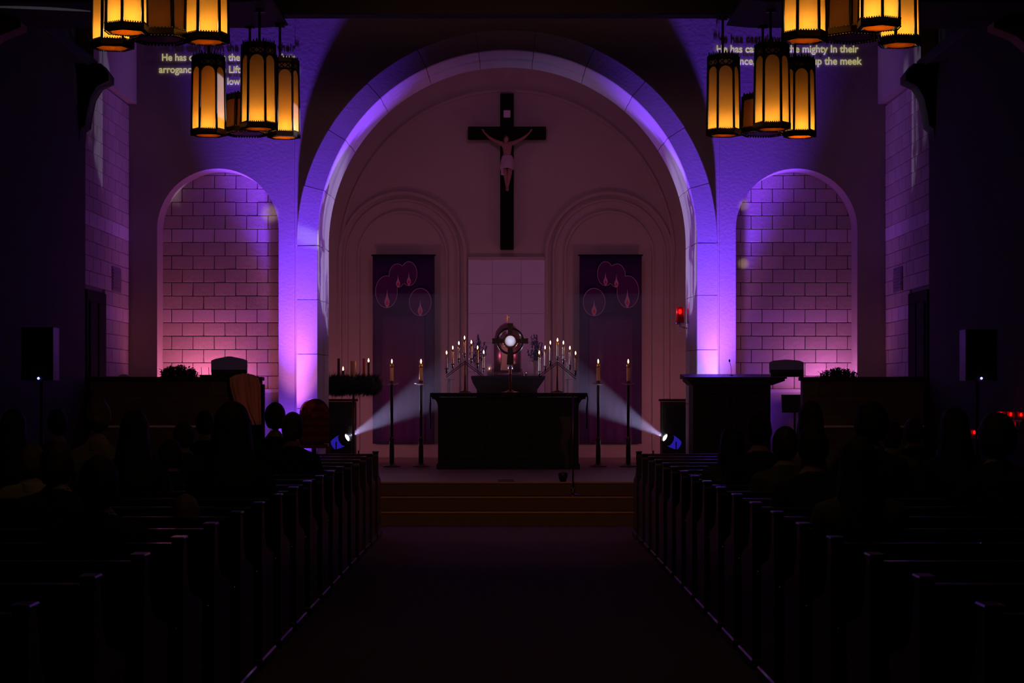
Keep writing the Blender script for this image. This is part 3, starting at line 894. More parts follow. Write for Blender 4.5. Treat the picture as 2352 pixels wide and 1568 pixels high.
for s in (-1, 1):
    MB().prism([(mc.x+s*16*mk, mc.z-4.5*mk), (mc.x+s*41*mk, mc.z-6.5*mk), (mc.x+s*41*mk, mc.z+6.5*mk), (mc.x+s*16*mk, mc.z+4.5*mk)], MD-0.022, MD+0.022).build('side_arm', bronze, mo)
    for dz in (-4, 4):
        MB().ball((mc.x+s*41.5*mk, MD-0.01, mc.z+dz*mk), 0.006, 8, 6).build('stud', silver, mo)
    MB().ball((mc.x+s*15.5*mk, MD-0.03, mc.z-9*mk), 0.009, 8, 6).build('stud', silver, mo)
def ringm(r, rr, nm, mt):
    MB().tube([(mc.x+r*math.cos(2*PI*j/48), MD, mc.z+r*math.sin(2*PI*j/48)) for j in range(48)], rr, 10, closed=True).build(nm, mt, mo)
ringm(29.5*mk, 2.2*mk, 'outer_ring', bronze)
ringm(26.5*mk, 0.6*mk, 'inner_rim', brass)
ringm(15.0*mk, 3.0*mk, 'lunette_ring', mat('copper', (0.35, 0.13, 0.06)))
light('host_fill', 'POINT', (mc.x, MD+0.035, mc.z), 0.9, (1, 0.98, 0.92), size=0.012)  # light added behind the host to make it glow white
hs = MB().lathe([(12.6*mk, -0.002), (12.6*mk, 0.002)], (mc.x, MD, mc.z), 32, False, axis=(0, 1, 0)).build('host', hostm, mo, label='white round host')

# ------------------------------------------------------------------ rear altar with tabernacle, flowers and vases
RD = 31.3
rk = RD/F
rtop = CH+(VY-863)*rk
ra = thing('rear_altar', 'dark stone altar of repose against the marble panel', 'altar', (0, RD, SF))
MB().prism([((1095-VX)*rk, SF), ((1095-VX)*rk, rtop-0.22), ((1085-VX)*rk, rtop-0.10), ((1083-VX)*rk, rtop-0.05), ((1083-VX)*rk, rtop-0.05), ((1251-VX)*rk, rtop-0.05), ((1246-VX)*rk, rtop-0.10), ((1234-VX)*rk, rtop-0.22), ((1234-VX)*rk, SF)], RD, RD+0.7).build('body', darkwood, ra)
MB().box((1082-VX)*rk, (1252-VX)*rk, RD-0.05, RD+0.75, rtop-0.05, rtop, 0.01).build('top_slab', darkwood, ra)
TD = RD+0.35
tk = TD/F
tc_ = P(1165, 863, TD); tc_.z = rtop
tb = thing('tabernacle', 'rose metal domed tabernacle with a little cross on the rear altar', 'tabernacle', tc_)
MB().lathe([(0.24, 0), (0.25, 0.02), (0.235, 0.04), (0.225, 0.06)], n=32).build('base', rosemetal, tb, True)
MB().lathe([(0.215, 0.05), (0.218, 0.45), (0.21, 0.60), (0.18, 0.72), (0.12, 0.80), (0.05, 0.845), (0.02, 0.855)], n=32).build('dome', rosemetal, tb, True)
MB().box(-0.10, 0.10, -0.236, -0.20, 0.08, 0.50, 0.01).build('door', rosemetal, tb, True)
for s in (-1, 1):
    MB().lathe([(0.03, 0), (0.032, 0.02), (0.018, 0.06), (0.016, 0.10), (0.006, 0.12)], (s*0.225, -0.10, 0.0), 12).build('finial', rosemetal, tb, True)
m = MB().box(-0.006, 0.006, -0.006, 0.006, 0.85, 0.98).box(-0.033, 0.033, -0.005, 0.005, 0.935, 0.947)
m.build('cross', brass, tb, True)
def bouquet(px, py_top, lab, seed):
    random.seed(seed)
    c = P(px, 863, RD+0.18); c.z = rtop
    v = thing('flower_vase', 'glass vase of blue flowers %s the tabernacle' % lab, 'flowers', c)
    hv = 0.24
    MB().lathe([(0.045, 0), (0.05, 0.01), (0.062, hv*0.9), (0.058, hv)], n=16, cap=False).build('vase', clearglass, v, True)
    H = (863-py_top)*RD/F
    ms = MB(); mf = MB(); mg = MB()
    for i in range(16):
        a = random.uniform(0, 2*PI); rr = random.uniform(0.02, 0.17)
        hh = H*(random.uniform(0.55, 1.0) if i > 2 else 1.0)
        if i < 3: rr = 0.03
        tip = Vector((rr*math.cos(a), rr*math.sin(a)*0.5, hh))
        ms.tube([(0, 0, 0.03), tip*0.5+Vector((0, 0, 0.03)), tip], 0.003, 4)
        for j in range(9):
            u = 1-j*0.035
            p = tip*u+Vector((random.uniform(-.018, .018)*(0.4+j*0.2), random.uniform(-.02, .02), 0))
            mf.ball(p, random.uniform(0.008, 0.014), 5, 4)
        for j in range(5):
            p = tip*random.uniform(0.35, 0.8); b = random.uniform(0, 2*PI)
            d = Vector((math.cos(b), math.sin(b), 0.5))*0.07; sd = Vector((-math.sin(b), math.cos(b), 0))*0.014
            mg.add([p, p+d*0.5+sd, p+d, p+d*0.5-sd], [(0, 1, 2, 3)])
    ms.build('stems', leaf, v, True, 'stuff'); mf.build('blossoms', blueflower, v, True, 'stuff'); mg.build('leaves', leaf, v, True, 'stuff')
bouquet(1098, 768, 'left of', 3)
bouquet(1229, 768, 'right of', 5)
random.seed(11)
for (px, rr, hh, lab) in ((1124, 0.045, 0.20, 'frosted glass votive cup left of the tabernacle on the rear altar'), (1209, 0.02, 0.045, 'small lit tea light just right of the tabernacle'), (1193, 0.012, 0.05, 'tiny silver cup between tabernacle and tea light'),):
    c = P(px, 863, RD+0.1); c.z = rtop
    t = thing('votive_cup', lab, 'candle holder', c)
    MB().lathe([(rr*0.8, 0), (rr*0.85, 0.004), (rr, hh)], n=14, cap=False).build('glass', clearglass if hh > 0.06 else silver, t, True)
    MB().lathe([(rr*0.6, 0.003), (rr*0.6, hh*0.5)], n=12).build('wax_body', waxamber, t, True)
    if px != 1193:
        MB().lathe([(0.001, hh*0.52), (0.006, hh*0.52+0.008), (0.004, hh*0.52+0.018), (0.0005, hh*0.52+0.026)], n=8).build('flame', flamem, t, True)
# tall white altar candles in glass on clear stands, behind the altar
for px, lab in ((1032, 'left'), (1304, 'right')):
    D = 28.9; kk = D/F
    c = P(px, 900, D); c.z = SF
    t = thing('candle_stand', 'slim glass candle stand behind the %s end of the altar' % lab, 'candlestick', c, 'pair of glass stands behind the altar')
    zz = CH+(VY-871)*kk-SF
    MB().lathe([(0.09, 0), (0.09, 0.012), (0.02, 0.03)], n=20).build('base', silver, t, True)
    MB().lathe([(0.012, 0.02), (0.012, zz-0.08), (0.018, zz-0.06), (0.010, zz-0.03), (0.013, zz-0.006)], n=12).build('pole', mat('dull_glass', (0.26, 0.24, 0.32), 0.5), t, True)
    MB().lathe([(0.02, zz-0.01), (0.09, zz-0.004), (0.092, zz), (0.02, zz)], n=24).build('drip_pan', silver, t, True)
    cd = thing('pillar_candle', 'short unlit white candle in a glass shade on the %s stand behind the altar' % lab, 'candle', (c.x, c.y, SF+zz))
    MB().lathe([(0.028, 0), (0.028, 0.165), (0.024, 0.172)], n=16).build('wax_body', mat('white_wax', (0.75, 0.70, 0.80), 0.5), cd, True)
    MB().lathe([(0.031, 0.10), (0.031, 0.22), (0.027, 0.245)], n=16, cap=False).build('glass_shade', clearglass, cd, True)
# small lit bottle lamp seen at the far right of the rear altar
for i, px in enumerate((1218,)):
    c = P(px, 863, RD+0.05); c.z = rtop
    t = thing('glass_vase', 'plain tapered glass tumbler right of the tabernacle', 'vase', c)
    MB().lathe([(0.062, 0), (0.064, 0.01), (0.045, 0.22), (0.043, 0.225)], n=20, cap=False).build('glass', clearglass, t, True)
    MB().lathe([(0.055, 0.006), (0.054, 0.08)], n=16).build('water', clearglass, t, True)

# ------------------------------------------------------------------ crucifix
CD = BWY-0.10
ck = CD/F
cr = thing('crucifix', 'black wooden crucifix with a pale carved figure high on the sanctuary wall', 'crucifix', (P(1164.5, 573, CD)))
def cp(x, y, d=0.0): 
    p = P(x, y, CD); return Vector((p.x, CD+d, p.z))
a, b = cp(1149, 573), cp(1180, 215)
MB().box(a.x, b.x, CD-0.045, CD+0.09, a.z, b.z, 0.01).build('upright', blackwood, cr)
a, b = cp(1075, 320.5), cp(1254, 291.5)
MB().box(a.x, b.x, CD-0.052, CD+0.06, a.z, b.z, 0.01).build('crossbeam', blackwood, cr)
a, b = cp(1156.5, 271), cp(1172.5, 254)
MB().box(a.x, b.x, CD-0.062, CD-0.04, a.z, b.z, 0.012).build('title_plaque', mat('plaque_white', (0.75, 0.60, 0.78), 0.7), cr)

def skin_mesh(name, nodes, edges, sub=1):
    """nodes: (x, y, z, r) or (x, y, z, rx, ry); root is node 0"""
    me = bpy.data.meshes.new(name)
    me.from_pydata([n[:3] for n in nodes], edges, [])
    o = bpy.data.objects.new(name+'_skin', me)
    COL.objects.link(o)
    o.modifiers.new('skin', 'SKIN')
    sv = me.skin_vertices[0].data if me.skin_vertices else None
    if sv is None:
        bm = bmesh.new(); bm.from_mesh(me); bm.verts.layers.skin.verify(); bm.to_mesh(me); bm.free()
        sv = me.skin_vertices[0].data
    for i, n in enumerate(nodes):
        sv[i].radius = (n[3], n[4] if len(n) > 4 else n[3])
        sv[i].use_root = (i == 0)
    o.modifiers['skin'].use_smooth_shade = True
    s = o.modifiers.new('sub', 'SUBSURF'); s.levels = sub; s.render_levels = sub
    dg = bpy.context.evaluated_depsgraph_get(); dg.update()
    out = bpy.data.meshes.new_from_object(o.evaluated_get(dg))
    bpy.data.objects.remove(o)
    return out

def head_geo(c, s=1.0, tilt=0.0, yaw=0.0, face_dir=1, n=20, m=16):
    """head with brow, nose, chin and ears; face looks along +y*face_dir. returns verts, faces"""
    v = []; f = []
    M = Matrix.Rotation(yaw, 3, 'Z') @ Matrix.Rotation(tilt, 3, 'X')
    for k in range(m+1):
        t = PI*k/m
        zz = -math.cos(t)
        for j in range(n):
            a = 2*PI*j/n
            sx, sy = math.sin(t)*math.cos(a), math.sin(t)*math.sin(a)
            x, y, z = sx*0.073, sy*0.092, zz*0.115
            if zz < 0:
                jaw = 1-0.28*(-zz)
                x *= jaw; y = y*(1-0.12*(-zz))+0.018*(-zz)*max(0, math.sin(t))
            if sy > 0.55:
                front = (sy-0.55)/0.45
                cx_ = abs(sx)
                if -0.38 < zz < 0.12 and cx_ < 0.22:                     # nose
                    y += 0.024*front*(1-cx_/0.22)*(1-abs((zz+0.22)/0.2)*0.6 if zz < 0 else 0.3)
                if 0.0 <= zz < 0.22 and 0.2 < cx_ < 0.6: y -= 0.008*front   # sockets
                if 0.22 <= zz < 0.4: y += 0.004*front                       # brow
                if -0.62 < zz < -0.46 and cx_ < 0.3: y += 0.005*front       # lips
                if zz < -0.75: y += 0.008*front                             # chin
            v.append(Vector((x, y*face_dir, z)))
    for k in range(m):
        for j in range(n):
            a = k*n+j; b = k*n+(j+1) % n
            f.append((a, b, b+n, a+n))
    for sx in (-1, 1):                                                   # ears
        o = len(v)
        for k in range(5):
            t = PI*k/4
            for j in range(6):
                a = 2*PI*j/6
                v.append(Vector((sx*0.073+0.010*math.sin(t)*math.cos(a), -0.004+0.017*math.sin(t)*math.sin(a), -0.005-0.030*math.cos(t))))
        for k in range(4):
            for j in range(6):
                a = o+k*6+j; b = o+k*6+(j+1) % 6
                f.append((a, b, b+6, a+6))
    c = Vector(c)
    return [c+(M @ (p*s)) for p in v], f, M

def to_object(name, me_list, mats, parent, loc, matfn=None):
    """joins (verts, faces) and meshes into ONE body mesh"""
    bm = bmesh.new()
    for item in me_list:
        if isinstance(item, bpy.types.Mesh):
            bm.from_mesh(item)
        else:
            vs = [bm.verts.new(p) for p in item[0]]
            for fc in item[1]:
                try: bm.faces.new([vs[i] for i in fc])
                except ValueError: pass
    bmesh.ops.remove_doubles(bm, verts=bm.verts, dist=1e-5)
    bmesh.ops.recalc_face_normals(bm, faces=bm.faces)
    me = bpy.data.meshes.new(name)
    for fc in bm.faces:
        fc.smooth = True
        fc.material_index = matfn(fc.calc_center_median()) if matfn else 0
    bm.to_mesh(me); bm.free()
    for q in mats: me.materials.append(q)
    o = bpy.data.objects.new(name, me); COL.objects.link(o)
    o.parent = parent; o.location = loc
    return o

# carved figure: nodes from the photograph's pixels, in metres about the waist
wo = cp(1165, 362, -0.10)
def cn(x, y, d, r, r2=None):
    q = Vector(((x-1165)*ck, d, (362-y)*ck))
    return (q.x, q.y, q.z, r, r2 or r)
nodes = [cn(1164.5, 372, 0, 0.068, 0.055),      # 0 pelvis
         cn(1164.5, 358, -0.01, 0.060, 0.050),  # 1 waist
         cn(1164.5, 344, -0.02, 0.082, 0.060),  # 2 chest
         cn(1164.5, 334, -0.015, 0.070, 0.050), # 3 upper chest
         cn(1163.8, 329, -0.02, 0.030),         # 4 neck
         cn(1149.5, 331, 0.0, 0.036), cn(1136, 324, 0.03, 0.027), cn(1124, 317, 0.04, 0.024), cn(1113, 306, 0.05, 0.015), # 5-8 left arm
         cn(1179.5, 330, 0.0, 0.036), cn(1193, 323, 0.03, 0.027), cn(1205, 316, 0.04, 0.024), cn(1216, 306, 0.05, 0.015), # 9-12
         cn(1158.5, 381, -0.02, 0.052), cn(1160, 399, -0.07, 0.040), cn(1163, 416, -0.02, 0.032), cn(1164, 429, 0.02, 0.020), cn(1164, 440, -0.02, 0.019), # 13-17
         cn(1171, 381, -0.02, 0.052), cn(1171, 399, -0.09, 0.040), cn(1168, 416, -0.04, 0.032), cn(1166, 429, 0.0, 0.020), cn(1166, 441, -0.05, 0.019)]
edges = [(0, 1), (1, 2), (2, 3), (3, 4), (3, 5), (5, 6), (6, 7), (7, 8), (3, 9), (9, 10), (10, 11), (11, 12), (0, 13), (13, 14), (14, 15), (15, 16), (16, 17), (0, 18), (18, 19), (19, 20), (20, 21), (21, 22)]
for base_i, s in ((8, -1), (12, 1)):
    bx, by_, bz = nodes[base_i][:3]
    pi_ = len(nodes)
    nodes.append((bx+s*0.020, by_-0.004, bz+0.022, 0.016, 0.009)); edges.append((base_i, pi_))
    for q, (dx, dz, L) in enumerate(((-0.012, 0.9, 0.030), (-0.004, 1.0, 0.035), (0.004, 1.0, 0.033), (0.012, 0.85, 0.026))):
        j = len(nodes)
        nodes.append((bx+s*(0.026+abs(dx)*0.3)+dx*0.9, by_-0.012, bz+0.030+L*0.45, 0.0042))
        nodes.append((bx+s*(0.034)+dx*1.1, by_-0.026, bz+0.034+L*0.8, 0.0036))
        edges += [(pi_, j), (j, j+1)]
    j = len(nodes)
    nodes.append((bx+s*0.004, by_-0.014, bz+0.034, 0.0046)); nodes.append((bx-s*0.004, by_-0.020, bz+0.046, 0.0038)); edges += [(pi_, j), (j, j+1)]
sk = skin_mesh('corpus', nodes, edges, 2)
hc = Vector(((1162.0-1165)*ck, -0.06, (362-322.5)*ck))
hv, hf, hM = head_geo(hc, 0.62, 0.45, 0.25, -1)
corpus = to_object('corpus', [sk, (hv, hf)], [corpusm], cr, wo-cr.location)
corpus['label'] = 'pale carved figure with outstretched arms'
# hair and loincloth
mh = MB()
for k in range(9):
    t = PI*k/8
m = MB(); v = []; f = []
n, mm = 18, 10
for k in range(mm+1):
    t = PI*0.80*k/mm
    for j in range(n):
        a = 2*PI*j/n
        r = 1+0.04*math.sin(a*9)
        p = Vector((0.083*math.sin(t)*math.cos(a)*r, (0.098*math.sin(t)*math.sin(a)+0.012)*r, 0.122*math.cos(t)))
        if p.y < -0.045 and p.z < 0.045: p.y = -0.045-0.02*(p.z < -0.03)*0
        v.append(hc+(hM @ (p*0.63)))
for k in range(mm):
    for j in range(n):
        a = k*n+j; b = k*n+(j+1) % n
        f.append((a, b, b+n, a+n))
m.v = [Vector(q) for q in v]; m.f = f; m.sm = [True]*len(f)
m.build('hair', mat('dark_hair', (0.03, 0.02, 0.02), 0.7), corpus, True)
m = MB(); v = []; f = []
rows = [(359, 0.078, 0.066), (364, 0.092, 0.080), (371, 0.104, 0.092), (379, 0.112, 0.100), (386, 0.110, 0.100), (391, 0.104, 0.096)]
n = 28
for i, (y, rx, ry) in enumerate(rows):
    for j in range(n):
        a = 2*PI*j/n
        w_ = 1+0.05*math.sin(a*7+i*0.8)
        v.append(((1165-1165)*ck+rx*w_*math.cos(a), -0.01-0.012*i/3+ry*w_*math.sin(a), (362-y)*ck+0.012*math.sin(a*2+i)*(i/4)))
for i in range(len(rows)-1):
    for j in range(n):
        a = i*n+j; b = i*n+(j+1) % n
        f.append((a, b, b+n, a+n))
m.add(v, f, True)
# hanging knot at the left hip
kx = (1152-1165)*ck
v = []; f = []
for i in range(7):
    z = (362-(383+i*3.6))*ck
    wd = 0.030+0.006*math.sin(i*1.3)
    for j in range(8):
        a = 2*PI*j/8
        v.append((kx+wd*math.cos(a)+0.004*i, -0.07+0.020*math.sin(a)*(1+0.3*math.sin(i)), z))
for i in range(6):
    for j in range(8):
        a = i*8+j; b = i*8+(j+1) % 8
        f.append((a, b, b+8, a+8))
f.append(tuple(range(8))); f.append(tuple(range(48, 56)))
m.add(v, f, True)
m.build('loincloth', clothwhite, corpus, True)

# ------------------------------------------------------------------ banners
def banner(x0, x1, mirror, lab):
    D = BWY-0.12; k = D/F
    tl, brr = P(x0, 586, D), P(x1, 1019, D)
    t = thing('banner', 'long violet cloth banner with four flame ovals %s of the altar' % lab, 'banner', (tl.x, D, brr.z), 'pair of advent banners')
    def cloth(nm, ax0_, ax1_, dz0, dz1, y, mt, amp, nx=40):
        m = MB(); v = []; f = []; nz = 12
        for i in range(nz+1):
            for j in range(nx+1):
                x = ax0_+(ax1_-ax0_)*j/nx; z = dz0+(dz1-dz0)*i/nz
                v.append((x, D+y+amp*math.sin((x-tl.x)*38)*(0.4+0.6*i/nz), z))
        for i in range(nz):
            for j in range(nx):
                a = i*(nx+1)+j
                f.append((a, a+1, a+nx+2, a+nx+1))
        m.add(v, f, True)
        o = m.build(nm, mt, t)
        s = o.modifiers.new('thickness', 'SOLIDIFY'); s.thickness = 0.004
        return o
    cloth('cloth', tl.x, brr.x, tl.z, brr.z, 0.0, purplecloth, 0.006)
    cx0, cx1 = P(x0+22, 0, D).x, P(x1-22, 0, D).x
    cloth('centre_panel', cx0, cx1, P(0, 720, D).z, brr.z+0.01, -0.018, plumcloth, 0.008)
    MB().tube([(tl.x-0.02, D, tl.z), (brr.x+0.02, D, tl.z)], 0.012, 8).build('rod', blackwood, t)
    for xx in (tl.x+0.1, brr.x-0.1):
        MB().tube([(xx, D, tl.z), (xx, BWY, tl.z)], 0.008, 6).build('bracket', blackwood, t)
    E = [(888, 670, 25, 36.5), (913, 633, 19, 27), (939.5, 628.5, 18.5, 27.5), (965.6, 693.6, 25, 31.5)]
    Fl = [(889.5, 663, 706, 12), (914.6, 630, 660.5, 10), (939.4, 625, 655.5, 10), (965.6, 688, 724.5, 12)]
    if mirror:
        E = [(2330-a, b, c, d) for a, b, c, d in E]; Fl = [(2330-a, b, c, d) for a, b, c, d in Fl]
    for i, (ex, ey, rx, ry) in enumerate(E):
        c = P(ex, ey, D)
        pts = [(c.x+rx*k*math.cos(2*PI*j/40), c.z+ry*k*math.sin(2*PI*j/40)) for j in range(40)]
        ov = MB().prism(pts, D-0.030-0.0015*i, D-0.026).build('oval', ovalcloth, t)
        m = MB()
        run = []
        def flush(run):
            if len(run) > 1: m.tube(run, 0.0048, 6)
        for j in range(81):
            q = 2*PI*j/80
            X_, Y_ = ex+rx*math.cos(q), ey-ry*math.sin(q)
            hid = any(i2 != i and ((X_-e2[0])/e2[2])**2+((Y_-e2[1])/e2[3])**2 < 0.97 for i2, e2 in enumerate(E))
            if hid: flush(run); run = []
            else:
                p = P(X_, Y_, D); run.append((p.x, D-0.036, p.z))
        flush(run)
        m.build('outline', lilac, ov)
    for i, (fx, y0, y1, wd) in enumerate(Fl):
        def shape(top, bot, w2, yy, mt, nm):
            H = bot-top
            prof = [(0, 0), (0.06, 0.2), (0.14, 0.4), (0.42, 0.60), (0.5, 0.72), (0.36, 0.86), (0.14, 1.0)]
            pts = [(fx+w2*a, top+H*b) for a, b in prof]+[(fx-w2*a, top+H*b) for a, b in reversed(prof[1:])]
            m = MB().prism([(P(x, y, D).x, P(x, y, D).z) for x, y in pts], D+yy-0.002, D+yy+0.002)
            return m.build(nm, mt, t)
        shape(y0, y1, wd, -0.040, lilac, 'flame_shape')
        shape(y0+(y1-y0)*0.47, y0+(y1-y0)*0.88, wd*0.55, -0.044, flameredcloth, 'flame_core')
banner(856, 998, False, 'left')
banner(1331, 1474, True, 'right')
# ------------------------------------------------------------------ sanctuary lamp on the right jamb
SD = 26.6
t = thing('sanctuary_lamp', 'red glass sanctuary lamp on a bracket at the right arch jamb', 'lamp', P(1562, 742, SD))
sl = P(1562, 742, SD); jx = RI-0.02
MB().lathe([(0.052, 0.0), (0.055, 0.01), (0.055, 0.205), (0.064, 0.215)], sl, 20, cap=False).build('red_glass', redglass, t)
MB().lathe([(0.045, 0.005), (0.045, 0.12)], sl, 16).build('oil', mat('dark_red_oil', (0.06, 0.002, 0.002), 0.2), t)
MB().ball(sl+Vector((0, 0, 0.155)), 0.022, 10, 8, (1, 1, 1.6)).build('flame', emberm, t)
MB().lathe([(0.02, -0.02), (0.085, -0.008), (0.088, 0.0), (0.02, 0.0)], sl, 24).build('dish', silver, t)
MB().tube([sl+Vector((0.0, 0, -0.06)), sl+Vector((0, 0, -0.02))], 0.010).ball(sl+Vector((0, 0, -0.10)), 0.012).tube([sl+Vector((0, 0, -0.10)), sl+Vector((0, 0, -0.05))], 0.005).tube([sl+Vector((0, 0, -0.045)), sl+Vector((0.11, 0, -0.075)), (jx-0.02, SD, sl.z-0.075)], 0.009).build('arm', silver, t)
MB().box(jx-0.035, jx, SD-0.025, SD+0.025, sl.z-0.20, sl.z+0.20, 0.006).build('wall_plate', silver, t)
light('sanctuary_lamp_glow', 'POINT', sl+Vector((0, -0.0, 0.17)), 0.5, (1.0, 0.08, 0.05), size=0.02)

# ------------------------------------------------------------------ cabinets inside the arch
for (x0, x1, lab, D) in ((743, 817, 'left', 28.6), (1518, 1592, 'right', 28.6)):
    a = P(x0, 916, D+0.43); b = P(x1, 916, D+0.43)
    t = thing('credence_cabinet', 'dark wooden pedestal cabinet inside the %s side of the arch' % lab, 'cabinet', ((a.x+b.x)/2, D, SF))
    MB().box(a.x+0.02, b.x-0.02, D+0.45, D+0.85, SF+0.05, a.z-0.04, 0.008).build('body', darkwood, t)
    MB().box(a.x, b.x, D+0.43, D+0.88, a.z-0.035, a.z, 0.008).build('top', darkwood, t)
    MB().box(a.x, b.x, D+0.43, D+0.87, SF, SF+0.05, 0.006).build('plinth', darkwood, t)
    MB().box(a.x+0.06, b.x-0.06, D+0.435, D+0.452, SF+0.12, a.z-0.11, 0.006).build('door', blackwood, t)
    MB().ball((b.x-0.09, D+0.425, SF+0.55), 0.012, 8, 6).build('knob', darkbrass, t)

# ------------------------------------------------------------------ follow spots on the floor
for s, lab in ((SPOT_L, 'left'), (SPOT_R, 'right')):
    d = (AIM-s).normalized()
    q = d.to_track_quat('Z', 'Y').to_matrix().to_4x4()
    t = thing('spotlight', 'small stage spotlight on the floor at the %s, its white beam aimed at the altar' % lab, 'spotlight', (s.x, s.y, SF), 'pair of stage spotlights')
    m = MB().lathe([(0.05, -0.30), (0.085, -0.26), (0.088, -0.06), (0.075, 0.0), (0.07, 0.035), (0.064, 0.035), (0.064, 0.0)], n=22)
    m.xform(Matrix.Translation(s) @ q).build('housing', blackplastic, t)
    MB().lathe([(0.090, -0.22), (0.092, -0.20), (0.092, -0.10), (0.090, -0.08)], n=22).xform(Matrix.Translation(s) @ q).build('blue_led_sleeve', bluehousing, t)
    m = MB().ball((0, 0, 0.0), 0.052, 18, 10, (1, 1, 0.45)).xform(Matrix.Translation(s+d*0.01) @ q); m.build('lens', lensm, t)
    sd = Vector((-d.y, d.x, 0)).normalized()
    c = s-d*0.12
    m = MB()
    for k in (-1, 1):
        m.tube([c+sd*k*0.10, (c.x+sd.x*k*0.11, c.y+sd.y*k*0.11, SF+0.05), (c.x, c.y, SF+0.03)], 0.010, 6)
    m.build('yoke', iron, t)
    MB().box(c.x-0.11, c.x+0.11, c.y-0.10, c.y+0.10, SF, SF+0.055, 0.01).build('base', blackplastic, t)
    light('spot_rear_glow', 'POINT', s-d*0.42+Vector((0, 0.0, 0.0)), 1.6, (0.05, 0.03, 1.0), size=0.03)

# thin incense haze that shows the beams
hz = MB().box(-2.7, 2.7, 27.3, 29.7, SF+0.01, 2.9)
hm = bpy.data.materials.new('incense_haze'); hm.use_nodes = True
nt = hm.node_tree; nt.nodes.clear()
o_ = nt.nodes.new('ShaderNodeOutputMaterial'); vs = nt.nodes.new('ShaderNodeVolumeScatter')
vs.inputs['Density'].default_value = 0.060; vs.inputs['Anisotropy'].default_value = 0.0
vs.inputs['Color'].default_value = (0.8, 0.76, 1, 1)
tcv = nt.nodes.new('ShaderNodeTexCoord'); sxyz = nt.nodes.new('ShaderNodeSeparateXYZ'); ab = nt.nodes.new('ShaderNodeMath'); ab.operation = 'ABSOLUTE'
mrv = nt.nodes.new('ShaderNodeMapRange'); mrv.interpolation_type = 'SMOOTHSTEP'
for i_, q_ in zip((1, 2, 3, 4), (0.5, 1.25, 0.006, 0.058)): mrv.inputs[i_].default_value = q_
nt.links.new(tcv.outputs['Object'], sxyz.inputs[0]); nt.links.new(sxyz.outputs[0], ab.inputs[0]); nt.links.new(ab.outputs[0], mrv.inputs[0]); nt.links.new(mrv.outputs[0], vs.inputs['Density'])
nt.links.new(vs.outputs[0], o_.inputs['Volume'])
hm.cycles.volume_step_rate = 1.0
hz = hz.build('haze', hm, None, False, 'stuff'); tag(hz, 'thin incense haze hanging in the sanctuary around the spotlight beams', 'haze')

# ------------------------------------------------------------------ advent wreath on a stand
WD = 28.0
wk = WD/F
wc = P(812, 884, WD)
st = thing('wreath_stand', 'slim dark pole stand carrying the advent wreath', 'stand', (wc.x, WD, SF))
MB().lathe([(0.14, SF), (0.14, SF+0.02), (0.03, SF+0.05)], (wc.x, WD, 0), 20).build('base', darkbrass, st)
MB().lathe([(0.017, SF+0.03), (0.017, wc.z-0.03)], (wc.x, WD, 0), 12).build('pole', darkbrass, st)
m = MB()
for j in range(4):
    a = PI/2*j+0.3
    m.tube([(wc.x, WD, wc.z-0.05), (wc.x+0.27*math.cos(a), WD+0.27*math.sin(a), wc.z-0.02)], 0.008, 6)
m.lathe([(0.05, wc.z-0.05), (0.06, wc.z+0.02)], (wc.x, WD, 0), 14)
m.build('wreath_frame', darkbrass, st)
random.seed(21)
wr = thing('advent_wreath', 'dark evergreen advent wreath with drooping sprigs at the left of the sanctuary', 'wreath', (wc.x, WD, wc.z))
MB().tube([(0.29*math.cos(2*PI*j/28), 0.29*math.sin(2*PI*j/28), 0) for j in range(28)], [0.105+0.018*math.sin(j*2.3) for j in range(28)], 10, closed=True).build('ring', needle, wr, True)
m = MB()
for i in range(4200):
    a = random.uniform(0, 2*PI); b = random.uniform(0, 2*PI)
    c = Vector((0.29*math.cos(a), 0.29*math.sin(a), 0))
    n_ = Vector((math.cos(a)*math.cos(b), math.sin(a)*math.cos(b), math.sin(b)))
    p = c+n_*0.095
    L = random.uniform(0.04, 0.10)+(0.07 if random.random() < 0.08 else 0)
    d = (n_+Vector((random.uniform(-.8, .8), random.uniform(-.8, .8), random.uniform(-.7, .4)))).normalized()
    sd = d.cross(Vector((0.3, 0.2, 1))).normalized()*0.006
    m.add([p-sd, p+sd, p+d*L], [(0, 1, 2)])
m.build('needles', needle, wr, True, 'stuff')
for (px, ytop, dy, r, mt, lit, lab) in ((778, 823, -0.15, 0.019, waxpurple, False, 'tall unlit dark purple candle at the left of the advent wreath'),
                                        (788, 851, 0.16, 0.019, waxpurple, True, 'short lit dark candle in the left half of the advent wreath'),
                                        (836, 823, -0.14, 0.019, waxrose, False, 'unlit rose red candle in the right half of the advent wreath'),
                                        (846.5, 832, 0.14, 0.019, waxpurple, True, 'tall lit dark purple candle at the right of the advent wreath')):
    D = WD+dy
    p = P(px, ytop, D)
    zb = wc.z+0.05
    candle((p.x, D, zb), p.z-zb, r, lab, mt, lit, False, 'candles of the advent wreath', glow=1.3 if lit else 0, fsize=1.1)
p = P(811, 829, WD)
candle((p.x, WD, wc.z+0.025), p.z-wc.z-0.025, 0.041, 'thick white pillar candle in the centre of the advent wreath', waxamber, False, False, 'candles of the advent wreath')

